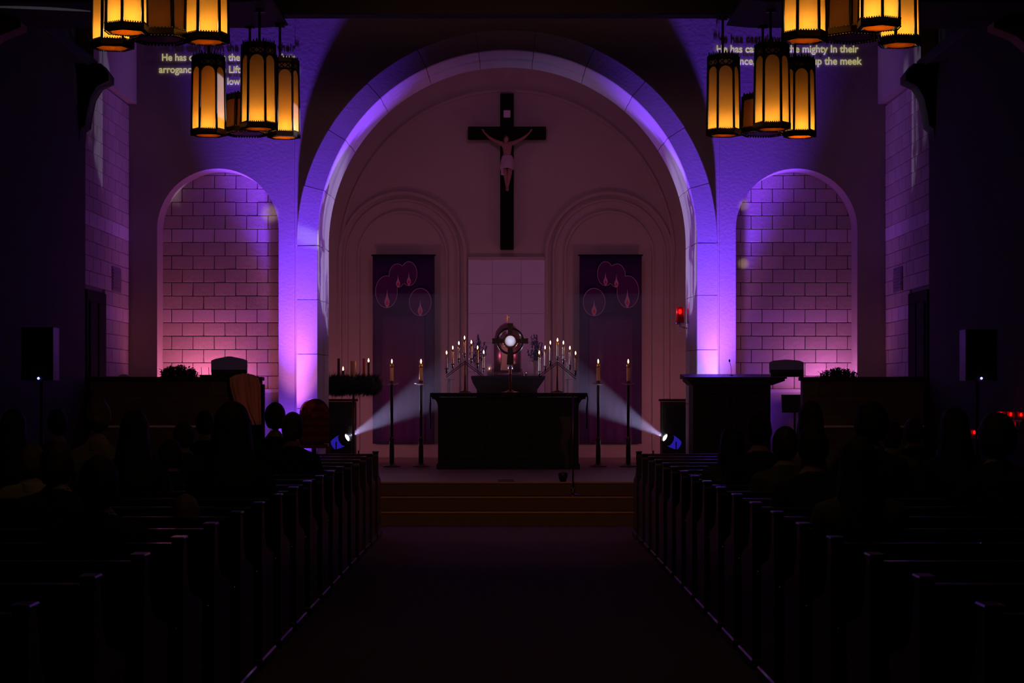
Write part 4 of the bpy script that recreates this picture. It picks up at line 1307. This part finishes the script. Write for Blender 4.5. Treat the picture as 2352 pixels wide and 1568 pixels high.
# ------------------------------------------------------------------ ambo with microphone
BD = 24.6
bk = BD/F
am = thing('ambo', 'dark wooden ambo with a wide moulded top at the right of the steps', 'lectern', (P(1690, 900, BD).x, BD, SF))
bx0, bx1 = P(1592, 0, BD).x, P(1770, 0, BD).x
bt = P(0, 866, BD).z
MB().box(bx0, bx1, BD, BD+0.6, SF+0.08, bt-0.09, 0.01).build('body', darkwood, am)
MB().box(bx0-0.04, bx1+0.04, BD-0.04, BD+0.62, SF, SF+0.09, 0.01).build('plinth', darkwood, am)
m = MB().prism([(bx0-0.01, bt-0.10), (bx0-0.075, bt-0.045), (bx0-0.075, bt-0.02), (bx1+0.17, bt-0.02), (bx1+0.17, bt-0.045), (bx1+0.01, bt-0.10)], BD-0.06, BD+0.64); m.build('cornice', darkwood, am)
MB().prism([(BD-0.09, bt-0.02), (BD-0.09, bt+0.0), (BD+0.62, bt+0.045), (BD+0.62, bt-0.02)], bx0-0.11, bx1+0.19, 'yz').build('desk_top', darkwood, am)
for k in range(2):
    wdt = (bx1-bx0)/2
    MB().box(bx0+0.05+k*wdt, bx0+wdt-0.02+k*wdt, BD-0.018, BD+0.01, SF+0.18, bt-0.2, 0.012).build('panel', darkwood, am)
mpn = P(1680, 858, BD+0.3)
mi = thing('microphone', 'thin black gooseneck microphone standing on the ambo', 'microphone', (mpn.x, BD+0.3, bt+0.02))
z = bt+0.02
MB().lathe([(0.02, z-0.0), (0.02, z+0.012)], (mpn.x, BD+0.3, 0), 12).build('base', blackplastic, mi)
MB().tube([(mpn.x, BD+0.3, z), (mpn.x-0.002, BD+0.3, z+0.09), (mpn.x-0.02, BD+0.3, z+0.17)], 0.003, 6).build('gooseneck', blackplastic, mi)
MB().ball((mpn.x-0.024, BD+0.3, z+0.19), 0.012, 10, 8, (1, 1, 1.5)).build('capsule', blackplastic, mi)

# ------------------------------------------------------------------ pale panels on the low walls
def panel_desk(x0, x1, ytop, ybot, lab, peak, D):
    a, b = P(x0, ybot, D), P(x1, ytop, D)
    t = thing('music_desk', lab, 'music stand', ((a.x+b.x)/2, D, 1.705))
    cx = (a.x+b.x)/2
    z0_, zt = 1.706, b.z
    zc = a.z
    MB().prism([(a.x, z0_+0.05), (b.x, z0_+0.05), (b.x, zt-0.05), (b.x-0.05, zt-0.03), (cx+0.02, zt-0.03+peak), (cx-0.02, zt-0.03+peak), (a.x+0.05, zt-0.03), (a.x, zt-0.05)], D+0.03, D+0.055).build('panel', bluelitpanel, t)
    MB().box(a.x+0.01, b.x-0.005, D-0.02, D+0.10, z0_, z0_+0.085, 0.01).build('base', blackplastic, t)
    MB().box(a.x+0.06, b.x-0.06, D-0.045, D-0.018, z0_+0.03, z0_+0.05, 0.004).build('ledge', blackplastic, t)
    return t
panel_desk(484, 567, 818, 862, 'pale peaked panel on a dark base on the left low wall', 0.03, 23.52)
panel_desk(1768, 1847, 822, 868, 'grey panel on a dark base beside the ambo on the right', 0.012, 23.52)
MB_ = MB()
a, b = P(461, 865, 23.52), P(486, 858, 23.52)
t = thing('equipment_tray', 'small dark tray with two thin antennas beside the pale panel', 'tray', (a.x, 23.52, 1.705))
MB().box(a.x, b.x+0.02, 23.44, 23.6, 1.706, 1.73, 0.004).build('tray', blackplastic, t)
for x in (a.x+0.01, b.x-0.03):
    MB().tube([(x, 23.52, 1.73), (x-0.004, 23.52, 1.82)], 0.0035, 5).build('antenna', blackplastic, t)

# ------------------------------------------------------------------ draped cloth on a covered stand at the end of the left low wall
def drape():
    D = 23.32
    t = thing('draped_cloth', 'peach cloth draped over a dark stand at the end of the left low wall', 'cloth', P(568, 990, D))
    t.location.z = SF
    m = MB(); v = []; f = []
    rows = [(858, 556, 572), (861, 541, 586), (868, 530, 596), (885, 530, 601), (905, 535, 601), (925, 540, 602), (945, 550, 602), (962, 566, 603), (975, 580, 603)]
    n = 22
    for i, (y, xa, xb) in enumerate(rows):
        for j in range(n+1):
            u = j/n
            x = xa+(xb-xa)*u
            fold = 0.022*math.sin(u*15+i*0.25)*min(1, i/3)+0.01*math.sin(u*31+1)
            p = P(x, y, D)
            v.append((p.x, D-0.05-0.05*min(1, i/2)+fold, p.z))
    # back of the drape over the top
    for i in range(len(rows)-1):
        for j in range(n):
            a = i*(n+1)+j
            f.append((a, a+1, a+n+2, a+n+1))
    m.add(v, f, True)
    o = m.build('drape', peach, t)
    s = o.modifiers.new('thickness', 'SOLIDIFY'); s.thickness = 0.006
    a, b = P(540, 870, D), P(606, 882, D)
    MB().box(a.x, b.x, D-0.03, D+0.12, SF, b.z, 0.01).build('stand', blackwood, t)
    MB().box(a.x+0.02, b.x-0.06, D-0.02, D+0.10, b.z, P(0, 864, D).z, 0.02).build('stand_top', blackwood, t)
drape()
bpy.data.objects['draped_cloth'].location.z = SF

# ------------------------------------------------------------------ plants in the niches' feet
def plant(px, ytop, half, lab, seed):
    random.seed(seed)
    D = 24.3
    c = P(px, 866, D)
    hz_ = CH+(VY-ytop)*D/F
    pz_ = 1.32
    t = thing('potted_plant', lab, 'plant', (c.x, D, SF))
    MB().lathe([(0.14, SF), (0.17, SF+0.3), (0.18, SF+0.32)], (c.x, D, 0), 18).build('pot', blackplastic, t)
    W = half*D/F
    ms = MB(); ml_ = MB()
    for i in range(130):
        a = random.uniform(0, 2*PI)
        r = W*math.sqrt(random.random())
        top = hz_-0.01-0.09*(r/W)**2*random.uniform(0.5, 1.2)-random.uniform(0, 0.05)
        tip = Vector((c.x+r*math.cos(a), D+0.5*r*math.sin(a), top))
        base = Vector((c.x+0.05*math.cos(a), D+0.05*math.sin(a), SF+0.28))
        mid = (tip+base)/2+Vector((0.02*math.cos(a), 0, 0.1))
        ms.tube([base, mid, tip], 0.004, 4)
        for j in range(26):
            u = random.uniform(0.45, 1.0)
            p = mid*(1-u)+tip*u
            b = random.uniform(0, 2*PI)
            d = Vector((math.cos(b), math.sin(b), random.uniform(-.4, .6))).normalized()*random.uniform(0.03, 0.07)
            sd = d.cross(Vector((0, 0, 1))).normalized()*0.014
            ml_.add([p, p+d*0.5+sd, p+d, p+d*0.5-sd], [(0, 1, 2, 3)])
    ms.build('stems', leaf, t, kind='stuff'); ml_.build('leaves', leaf, t, kind='stuff')
plant(410, 834, 46, 'bushy dark green plant behind the left low wall', 31)
plant(1926, 840, 44, 'bushy dark green plant behind the right low wall', 32)
# folded white paper or cloth on the left low wall
a = P(285, 866, 23.5)
m = MB().prism([(a.x-0.08, 1.706), (a.x+0.10, 1.706), (a.x+0.06, 1.715), (a.x+0.02, 1.735), (a.x-0.02, 1.738)], 23.46, 23.60)
tag(m.build('folded_napkin', mat('pale_linen', (0.55, 0.45, 0.7), 0.8)), 'small folded pale cloth lying near the left end of the low wall', 'cloth')

# ------------------------------------------------------------------ presider's chairs near the left jamb
def round_chair(px0, px1, ytop, D, yaw, lab, cush):
    c = P((px0+px1)/2, 950, D)
    t = thing('presider_chair', lab, 'chair', (c.x, D, SF))
    zt = P(0, ytop, D).z-SF
    W = 0.19
    M = Matrix.Rotation(yaw, 4, 'Z')
    pts = [(-W, 0.42), (-W, zt-W)]+[(-W*math.cos(PI*j/14), zt-W+W*math.sin(PI*j/14)) for j in range(1, 14)]+[(W, zt-W), (W, 0.42)]
    MB().prism(pts, 0.20, 0.26).xform(M).build('back_frame', redwood, t, True)
    p2 = [(a*0.80, 0.5 if b < 0.5 else b-0.04) for a, b in pts]
    MB().prism(p2, 0.165, 0.21).xform(M).build('back_cushion', cush, t, True)
    MB().prism([(a*0.8, 0.5 if b < 0.5 else b-0.04) for a, b in pts], 0.255, 0.275).xform(M).build('rear_panel', redwood, t, True)
    MB().box(-W, W, -0.26, 0.22, 0.36, 0.41, 0.01).xform(M).build('seat_frame', redwood, t, True)
    MB().box(-W+0.02, W-0.02, -0.25, 0.18, 0.41, 0.48, 0.02).xform(M).build('seat', cush, t, True)
    for sx in (-1, 1):
        for yy in (-0.24, 0.22):
            MB().box(sx*W-0.025, sx*W+0.025, yy-0.025, yy+0.025, 0, 0.38 if yy > 0 else 0.64, 0.006).xform(M).build('leg', redwood, t, True)
        MB().box(sx*W-0.03, sx*W+0.03, -0.28, 0.24, 0.64, 0.675, 0.01).xform(M).build('armrest', redwood, t, True)
round_chair(677, 735, 915, 24.9, -2.65, 'round-backed wooden chair with red cushion before the left arch jamb', redvelvet)

# music stand right of the ambo
D = 23.3
a, b = P(1806, 948, D), P(1868, 906, D)
t = thing('music_stand', 'black music stand with a wide tilted desk right of the ambo', 'music stand', ((a.x+b.x)/2, D-0.2, 0.0))
t.location.y = D; t.location.z = 0
cx = (a.x+b.x)/2
t.location = (cx, 23.75, SF)
MB().prism([(23.66, a.z), (23.645, a.z), (23.72, b.z), (23.735, b.z)], a.x, b.x, 'yz').build('desk', blackplastic, t)
MB().tube([(cx, 23.7, a.z+0.05), (cx, 23.75, SF+0.05)], 0.012, 8).build('pole', blackplastic, t)
m = MB()
for j in range(3):
    q = 2*PI*j/3
    m.tube([(cx, 23.75, SF+0.15), (cx+0.12*math.cos(q), 23.78+0.12*math.sin(q), SF+0.012)], 0.009, 6)
m.build('tripod', blackplastic, t)

# ------------------------------------------------------------------ censer stand, censer, small things on the steps
D = 23.12
zb = 0.31
c = P(1316, 1137, D)
t = thing('censer_stand', 'thin brass pole stand on the steps at the right of the altar', 'stand', (c.x, D, zb))
MB().lathe([(0.10, 0), (0.10, 0.012), (0.05, 0.025), (0.02, 0.05), (0.03, 0.08), (0.012, 0.10)], n=20).build('base', darkbrass, t, True)
MB().lathe([(0.009, 0.09), (0.009, 1.17)], n=10).build('pole', darkbrass, t, True)
MB().tube([(0, 0, 1.16), (-0.02, 0, 1.19), (-0.06, 0, 1.19), (-0.08, 0, 1.16)], 0.006, 6).build('hook', darkbrass, t, True)
D = 23.45
c = P(1293, 1105, D); c.z = SF
t = thing('censer', 'small dark incense pot smoking at the top of the steps', 'censer', c)
MB().lathe([(0.035, 0), (0.04, 0.01), (0.055, 0.06), (0.058, 0.10), (0.05, 0.11)], n=18).build('bowl', blackplastic, t, True)
MB().lathe([(0.045, 0.09), (0.045, 0.098)], n=14).build('charcoal', navestone, t, True)
# wisp of smoke
sm = MB()
rings = []
v = []; f = []
for i in range(12):
    z = c.z+0.11+i*0.06
    ox = 0.03+0.02*math.sin(i*0.9)
    r = 0.022+0.005*i
    for j in range(8):
        a = 2*PI*j/8
        v.append((c.x+ox+r*math.cos(a), D+r*math.sin(a), z))
for i in range(11):
    for j in range(8):
        a = i*8+j; b = i*8+(j+1) % 8
        f.append((a, b, b+8, a+8))
f.append(tuple(range(8))); f.append(tuple(range(88, 96)))
sm.add(v, f, True)
smm = bpy.data.materials.new('smoke'); smm.use_nodes = True
nt = smm.node_tree; nt.nodes.clear()
o_ = nt.nodes.new('ShaderNodeOutputMaterial'); vs = nt.nodes.new('ShaderNodeVolumeScatter'); vs.inputs['Density'].default_value = 2.2
nt.links.new(vs.outputs[0], o_.inputs['Volume']); smm.cycles.homogeneous_volume = True
tag(sm.build('smoke_wisp', smm, None, False, 'stuff'), 'faint violet wisp of smoke rising from the incense pot', 'smoke')
a = P(1144, 1102, 23.5)
t = thing('missal', 'thin dark book lying at the top of the steps', 'book', (a.x+0.1, 23.5, SF))
MB().box(a.x, a.x+0.19, 23.42, 23.56, SF, SF+0.006, 0.001).build('cover', blackplastic, t)
MB().box(a.x+0.004, a.x+0.186, 23.424, 23.556, SF+0.0055, SF+0.015, 0.001).build('pages', mat('paper', (0.3, 0.24, 0.24), 0.8), t)
MB().box(a.x, a.x+0.19, 23.42, 23.56, SF+0.0148, SF+0.019, 0.001).build('cover', blackplastic, t)

# ------------------------------------------------------------------ loudspeakers on stands
for (x0, x1, y0, y1, lab) in ((49, 122, 751, 873, 'left'), (2218, 2291, 756, 874, 'right')):
    D = 18.5
    a, b = P(x0, y1, D), P(x1, y0, D)
    cx = (a.x+b.x)/2
    t = thing('loudspeaker', 'black loudspeaker with a blue light, high on the %s side of the nave' % lab, 'speaker', (cx, D, a.z), 'pair of loudspeakers')
    MB().prism([(a.x+0.02, D+0.34), (b.x-0.02, D+0.34), (b.x, D+0.02), (b.x, D), (a.x, D), (a.x, D+0.02)], a.z, b.z, 'xy').build('cabinet', blackplastic, t)
    MB().box(a.x+0.015, b.x-0.015, D-0.012, D+0.002, a.z+0.02, b.z-0.02, 0.008).build('grille', grille, t)
    lx = P(89 if lab == 'left' else 2253.5, 868.5, D)
    MB().ball((lx.x, D-0.014, lx.z), 0.011, 10, 6, (1, 0.4, 1)).build('status_light', bluelens, t)
    s = thing('speaker_stand', 'black tripod stand holding the %s loudspeaker' % lab, 'stand', (cx, D+0.17, 0), 'pair of speaker stands')
    MB().lathe([(0.02, 0.25), (0.02, 0.9), (0.016, 0.91), (0.016, a.z)], (cx, D+0.17, 0), 12).build('pole', blackplastic, s)
    MB().lathe([(0.035, 0.86), (0.035, 0.93)], (cx, D+0.17, 0), 12).build('collar', blackplastic, s)
    for j in range(3):
        q = 2*PI*j/3+0.5
        L = 0.30
        MB().tube([(cx, D+0.17, 0.75), (cx+L*math.cos(q)*0.99*(1 if True else 0), D+0.17+L*math.sin(q), 0.014)], 0.012, 6).build('leg', blackplastic, s)

# ------------------------------------------------------------------ hymn text on the chancel wall, projector light put in as glowing letters
def text(body, xl, xr, ybase, label, parent, D=WY-0.012):
    cu = bpy.data.curves.new('lyric', 'FONT')
    cu.body = body; cu.size = 1; cu.offset = 0.022
    cu.extrude = 0.0
    o = bpy.data.objects.new('lyric', cu); COL.objects.link(o)
    dg = bpy.context.evaluated_depsgraph_get(); dg.update()
    me = bpy.data.meshes.new_from_object(o.evaluated_get(dg))
    bpy.data.objects.remove(o)
    xs_ = [v.co.x for v in me.vertices]
    x0, x1 = min(xs_), max(xs_)
    a, b = P(xl, ybase, D), P(xr, ybase, D)
    s = (b.x-a.x)/(x1-x0)
    sz = 27*D/F*1.0
    sh = sz
    ks = sh/1.0
    for v in me.vertices:
        v.co = Vector(((v.co.x-x0)*s, 0, v.co.y*s*TXK))
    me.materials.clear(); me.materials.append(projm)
    ob = link_mesh('lyric_line', me, parent, (a.x-parent.location.x, 0, a.z-parent.location.z))
    sld = ob.modifiers.new('thickness', 'SOLIDIFY'); sld.thickness = 0.002
    return ob
TXK = 1.08
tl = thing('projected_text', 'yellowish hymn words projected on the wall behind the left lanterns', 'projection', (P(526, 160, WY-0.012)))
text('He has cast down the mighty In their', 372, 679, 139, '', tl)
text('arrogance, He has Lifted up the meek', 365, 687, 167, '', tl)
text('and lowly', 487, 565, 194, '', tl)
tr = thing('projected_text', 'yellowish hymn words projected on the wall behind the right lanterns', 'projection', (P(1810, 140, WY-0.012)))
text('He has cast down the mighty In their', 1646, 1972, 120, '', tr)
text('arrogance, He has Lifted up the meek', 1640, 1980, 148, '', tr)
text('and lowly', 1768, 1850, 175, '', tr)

# ------------------------------------------------------------------ pews
PX = 1.335
def pew_proto(sx):
    t = thing('pew', 'pew', 'pew', (0, 0, 0))
    X0, X1 = sx*PX, sx*4.05
    prof = [(0.0, 0.05), (0.0, 0.86), (0.015, 0.895), (0.05, 0.905), (0.085, 0.895), (0.10, 0.86), (0.12, 0.74), (0.20, 0.66), (0.40, 0.62), (0.50, 0.60), (0.52, 0.56), (0.50, 0.50), (0.50, 0.05)]
    for x in (X0, X1-sx*0.05):
        e = MB().prism(prof, min(x, x+sx*0.05), max(x, x+sx*0.05), 'yz').build('end_panel', pewwood, t, True)
        MB().box(x-0.006*sx, x+0.056*sx, -0.02, 0.11, 0.895, 0.912, 0.006).build('cap', pewwood, e, True)
        MB().box(x-0.008*sx, x+0.058*sx, -0.03, 0.62, 0.0, 0.06, 0.01).build('foot', pewwood, e, True)
    MB().box(X0+sx*0.05, X1-sx*0.05, 0.02, 0.045, 0.30, 0.86, 0.006).build('back_panel', pewwood, t, True)
    MB().box(X0+sx*0.05, X1-sx*0.05, -0.005, 0.065, 0.85, 0.885, 0.008).build('top_rail', pewwood, t, True)
    MB().box(X0+sx*0.05, X1-sx*0.05, 0.04, 0.47, 0.42, 0.455, 0.008).build('seat', pewwood, t, True)
    MB().box(X0+sx*0.05, X1-sx*0.05, -0.09, 0.02, 0.52, 0.53).box(X0+sx*0.05, X1-sx*0.05, -0.10, -0.085, 0.52, 0.60).build('book_rack', pewwood, t, True)
    MB().lathe([(0.011, -0.004), (0.012, 0.0), (0.006, 0.008)], (X0+sx*0.03, -0.006, 0.53), 10, axis=(0, -1, 0)).build('stud', brass, t, True)
    return t
PY0 = 20.4
rows = 18
DP = 0.875
for sx, side in ((-1, 'left'), (1, 'right')):
    proto = pew_proto(sx)
    for k in range(rows):
        o = proto if k == 0 else copy_tree(proto)
        o.location = (0, PY0-DP*k, 0)
        where = 'nearest the chancel steps' if k == 0 else ('nearest the camera' if k == rows-1 else '%s row back from the chancel steps' % ORD[k])
        o['label'] = 'dark wooden pew in the %s block, %s' % (side, where)
        o['group'] = 'pews of the %s block' % side

# ------------------------------------------------------------------ votive rack at the right wall
D = 19.3
t = thing('votive_rack', 'tiered iron rack of red votive glasses against the right wall', 'rack', (4.72, 19.3, 0))
for i in range(3):
    MB().box(4.50+0.13*i, 4.62+0.13*i, 18.3, 19.4, 1.06+0.09*i, 1.08+0.09*i, 0.004).build('tier', iron, t)
for y in (18.35, 19.35):
    MB().box(4.50, 4.53, y-0.015, y+0.015, 0, 1.07).box(4.85, 4.88, y-0.015, y+0.015, 0, 1.26).box(4.50, 4.88, y-0.015, y+0.015, 0.3, 0.33).build('leg', iron, t)
names = ['lowest', 'middle', 'highest']
proto = None
random.seed(4)
for i in range(3):
    for j in range(6):
        p = (4.56+0.13*i, 19.32-0.19*j, 1.082+0.09*i)
        litv = (i+j) % 2 == 0
        v_ = thing('votive_glass', 'red votive glass on the %s tier of the rack, %s from its far end' % (names[i], ORD[j]), 'votive candle', p, 'red votive glasses')
        MB().lathe([(0.026, 0), (0.028, 0.004), (0.034, 0.07)], n=14, cap=False).build('glass', redglass, v_, True)
        MB().lathe([(0.024, 0.003), (0.026, 0.03)], n=12).build('wax_body', waxrose, v_, True)
        if litv:
            MB().ball((0, 0, 0.045), 0.012, 8, 6, (1, 1, 1.5)).build('flame', emberm, v_, True)
light('votive_glow', 'POINT', (4.5, 18.9, 1.35), 0.25, (1, 0.06, 0.03), size=0.1)

# ------------------------------------------------------------------ people in the pews
def rgb(h): return h
SK = [skinm]
def person(px, py, D, s, hair, hairlen, coat, label, lean=0.0, yaw=0.0, wide=1.0, hw=1.0, up=None):
    """seated, back to the camera; head centre at pixel px,py and distance D"""
    # snap to a pew row
    k = round((PY0+0.24-D)/DP); k = max(0, min(rows-1, k))
    Y = PY0+0.24-DP*k
    X = (px-VX)*Y/F
    zc = CH+(VY-py)*Y/F
    ts = (zc-0.455)/(1.31-0.455)       # torso stretch above the seat
    def Z(z): return 0.455+(z-0.455)*ts if z > 0.455 else z
    t = thing('person', label, 'person', (X, Y, 0), 'people seated in the pews')
    w_ = wide
    nodes = [(0, -0.02, Z(0.57), 0.165*w_, 0.125), (0, -0.03, Z(0.72), 0.145*w_, 0.11), (0, -0.03, Z(0.90), 0.165*w_, 0.12), (0, -0.03, Z(1.04), 0.150*w_, 0.095), (0, -0.02, Z(1.13), 0.068, 0.066), (0, 0.0, Z(1.21), 0.062),
             (-0.165*w_, -0.03, Z(1.03), 0.072), (-0.235*w_, -0.01, Z(0.78), 0.056), (-0.17*w_, 0.18, Z(0.66), 0.038), (-0.09, 0.26, Z(0.64), 0.034, 0.018),
             (0.165*w_, -0.03, Z(1.03), 0.072), (0.235*w_, -0.01, Z(0.78), 0.056), (0.17*w_, 0.18, Z(0.66), 0.038), (0.09, 0.26, Z(0.64), 0.034, 0.018),
             (-0.10, 0.03, 0.555, 0.095), (-0.14, 0.38, 0.545, 0.070), (-0.14, 0.40, 0.12, 0.045), (-0.14, 0.50, 0.045, 0.042, 0.035),
             (0.10, 0.03, 0.555, 0.095), (0.14, 0.38, 0.545, 0.070), (0.14, 0.40, 0.12, 0.045), (0.14, 0.50, 0.045, 0.042, 0.035)]
    edges = [(0, 1), (1, 2), (2, 3), (3, 4), (4, 5), (3, 6), (6, 7), (7, 8), (8, 9), (3, 10), (10, 11), (11, 12), (12, 13), (0, 14), (14, 15), (15, 16), (16, 17), (0, 18), (18, 19), (19, 20), (20, 21)]
    for w0, sx in ((9, 1), (13, -1)):
        bx, by_, bz = nodes[w0][:3]
        for q, (off, L) in enumerate(((-0.024, 0.055), (-0.008, 0.065), (0.008, 0.060), (0.024, 0.048))):
            j = len(nodes)
            nodes.append((bx+sx*0.018+off*0.6, by_+0.035+off*0.3*sx, bz+0.002, 0.0095))
            nodes.append((bx+sx*0.030+off*0.5, by_+0.035+L*0.7+off*0.3*sx, bz-0.020, 0.0085))
            edges += [(w0, j), (j, j+1)]
        j = len(nodes)
        nodes.append((bx-sx*0.02, by_+0.02, bz+0.028, 0.010)); nodes.append((bx-sx*0.008, by_+0.055, bz+0.034, 0.009)); edges += [(w0, j), (j, j+1)]
    sk_ = skin_mesh('body', nodes, edges, 1)
    hc_ = Vector((0, 0.015, zc))
    hv_, hf_, hM_ = head_geo(hc_, 1.0*s, -0.15+lean, yaw, 1, 16, 14)
    def mf(c):
        if c.z > Z(1.145): return 1
        if c.y > 0.20 and Z(0.58) < c.z < Z(0.72) and abs(c.x) < 0.16: return 1
        return 0
    body = to_object('body', [sk_, (hv_, hf_)], [coat, skinm], t, (0, 0, 0), mf)
    # face details
    for sx in (-1, 1):
        p = hc_+hM_ @ (Vector((sx*0.030, 0.082, 0.008))*s)
        MB().ball(p, 0.011*s, 8, 6).build('eye', eyem, t, True)
    p = hc_+hM_ @ (Vector((0, 0.083, -0.058))*s)
    MB().ball(p, 0.022*s, 8, 6, (1, 0.35, 0.30)).build('mouth', lipm, t, True)
    # hair
    m = MB(); v = []; f = []
    n, mm = 26, 14
    long_ = hairlen == 'long'
    for kk in range(mm+1):
        th = (PI*0.78)*kk/mm if not long_ else (PI*0.55)*kk/mm
        for j in range(n):
            a = 2*PI*j/n
            r = 1+0.03*math.sin(a*11+kk*0.4)+0.10*noise.noise(Vector((math.cos(a)*3, math.sin(a)*3, kk*0.3+px)))
            x = 0.086*hw*math.sin(th)*math.cos(a)*r
            y = 0.102*hw*math.sin(th)*math.sin(a)*r-0.010
            z = 0.120*math.cos(th)*(0.5+0.5*hw)
            if y > 0.035 and z < 0.055: y = 0.035+(y-0.035)*0.1
            if y < -0.02 and z < -0.03: y -= 0.012
            v.append(hc_+hM_ @ (Vector((x, y, z))*s))
    if long_:
        base = v[-n:]
        for q in range(1, 9):
            for j in range(n):
                b0 = base[j]; a = 2*PI*j/n
                drop = q*0.045*ts
                sp = 1+0.07*q*(1 if q < 5 else 0.9)
                y = b0.y*1.0
                if b0.y > 0.03: y = 0.03-0.006*q
                v.append(Vector((b0.x*sp+0.004*math.sin(a*9+q), min(y, 0.03)-0.012*q*(0.6 if b0.y < 0 else 0.2), b0.z-drop)))
        mm += 8
    for kk in range(mm):
        for j in range(n):
            a = kk*n+j; b = kk*n+(j+1) % n
            f.append((a, b, b+n, a+n))
    m.add(v, f, True)
    m.build('hair', hair, t, True)
    if hairlen == 'bun':
        MB().ball(hc_+Vector((0, -0.10, 0.07))*s, 0.045*s, 12, 8).build('hair_bun', hair, t, True)
    # collar
    cz = Z(1.12)
    MB().lathe([(0.082, cz-0.03), (0.075, cz+0.0), (0.068, cz+0.03), (0.062, cz+0.03)], (0, -0.02, 0), 16, cap=False).build('collar', coat, t, True)
    return t
hb = mat('black_hair', (0.012, 0.010, 0.009), 0.65, bump=0.3, bscale=150)
hbr = mat('brown_hair', (0.05, 0.03, 0.018), 0.65, bump=0.3, bscale=150)
hbl = mat('blond_hair', (0.15, 0.085, 0.045), 0.6, bump=0.3, bscale=150)
hgr = mat('grey_hair', (0.10, 0.085, 0.07), 0.7, bump=0.3, bscale=150)
cbk = mat('black_coat', (0.010, 0.010, 0.010), 0.9)
cgy = mat('grey_jacket', (0.26, 0.20, 0.18), 0.9, bump=0.2)
cnv = mat('navy_coat', (0.015, 0.018, 0.025), 0.9)
col_ = mat('olive_jacket', (0.10, 0.085, 0.045), 0.9)
cbr = mat('brown_coat', (0.16, 0.085, 0.055), 0.9)
ccr = mat('cream_sweater', (0.42, 0.34, 0.24), 0.9)
LB = 'in the left pews'
ppl = [
 (30, 978, 13.3, 1.0, hb, 'long', cbk, 'person with long dark hair at the left edge of the picture, seated'),
 (132, 970, 16.4, 0.95, hb, 'short', cnv, 'person with short black hair below the left loudspeaker'),
 (224, 955, 13.4, 1.05, hbl, 'short', cgy, 'person with fair hair and a grey jacket in the left pews'),
 (309, 985, 12.6, 1.05, hb, 'long', cbk, 'person with long straight black hair beside the fair-haired one on the left'),
 (72, 1062, 11.9, 0.95, hbl, 'short', ccr, 'small person with light hair in a cream sweater low at the left edge'),
 (131, 1066, 10.4, 1.0, hbr, 'short', cbk, 'dark coated person with brown hair in front of the grey jacket on the left'),
 (227, 1110, 8.3, 1.0, hb, 'short', cbk, 'nearest dark-haired person in the left pews, broad shoulders'),
 (421, 1000, 15.6, 0.92, hbr, 'short', cnv, 'person with short brown hair in a navy coat, middle of the left pews'),
 (471, 972, 17.3, 0.95, hb, 'short', cbk, 'black-haired person in front of the draped peach cloth, left pews'),
 (391, 1045, 13.9, 0.95, hb, 'short', cnv, 'dark-haired person in a navy coat left of the tall long-haired one'),
 (533, 976, 11.6, 1.12, hb, 'long', cbk, 'tall broad person with long black hair in the middle of the left pews'),
 (632, 957, 16.5, 1.0, hbr, 'short', cbk, 'brown-haired person just below the violet wall strip on the left'),
 (672, 981, 15.7, 1.0, hgr, 'short', cbk, 'person with greyish hair and black coat nearest the aisle on the left'),
 (425, 1180, 10.0, 0.85, hbl, 'short', col_, 'small person with fair hair and olive jacket in the near left pews'),
 (1681, 1017, 14.6, 1.0, hb, 'long', col_, 'person with long dark hair nearest the aisle in the right pews'),
 (1744, 985, 13.6, 1.0, hb, 'short', cbk, 'black-haired person in a black coat before the ambo, right pews'),
 (1804, 1020, 13.0, 0.98, hbr, 'short', col_, 'person with brown hair and olive jacket in the middle right pews'),
 (1862, 957, 14.6, 1.02, hbr, 'long', cgy, 'person with long brown hair and grey jacket farther back on the right'),
 (1868, 1024, 11.0, 1.0, hb, 'short', cnv, 'dark-haired person in navy just behind the grey jacket on the right'),
 (2001, 972, 12.8, 1.12, hb, 'short', cbk, 'tall person with full black hair in the middle of the right pews'),
 (2048, 1000, 15.5, 0.95, hbr, 'short', cbr, 'person in a brown coat right of the tall black-haired one'),
 (2099, 990, 17.0, 0.98, hbr, 'short', cbk, 'short-haired person in black far back on the right'),
 (1972, 1062, 9.0, 1.05, hb, 'long', col_, 'nearest person in the right pews, long dark hair and olive jacket'),
 (2193, 980, 12.6, 1.08, hb, 'long', cbk, 'long-haired person in black left of the right speaker stand'),
 (2290, 1003, 11.8, 1.15, hb, 'short', cbk, 'large dark-haired person before the red votive lights at the right edge'),
]
for q in ppl:
    person(*q[:8], wide=0.8 if q[3] < 0.9 else (1.0 if q[3] < 1.1 else 1.1), hw=1.0 if q[3] < 1.1 else 1.15)
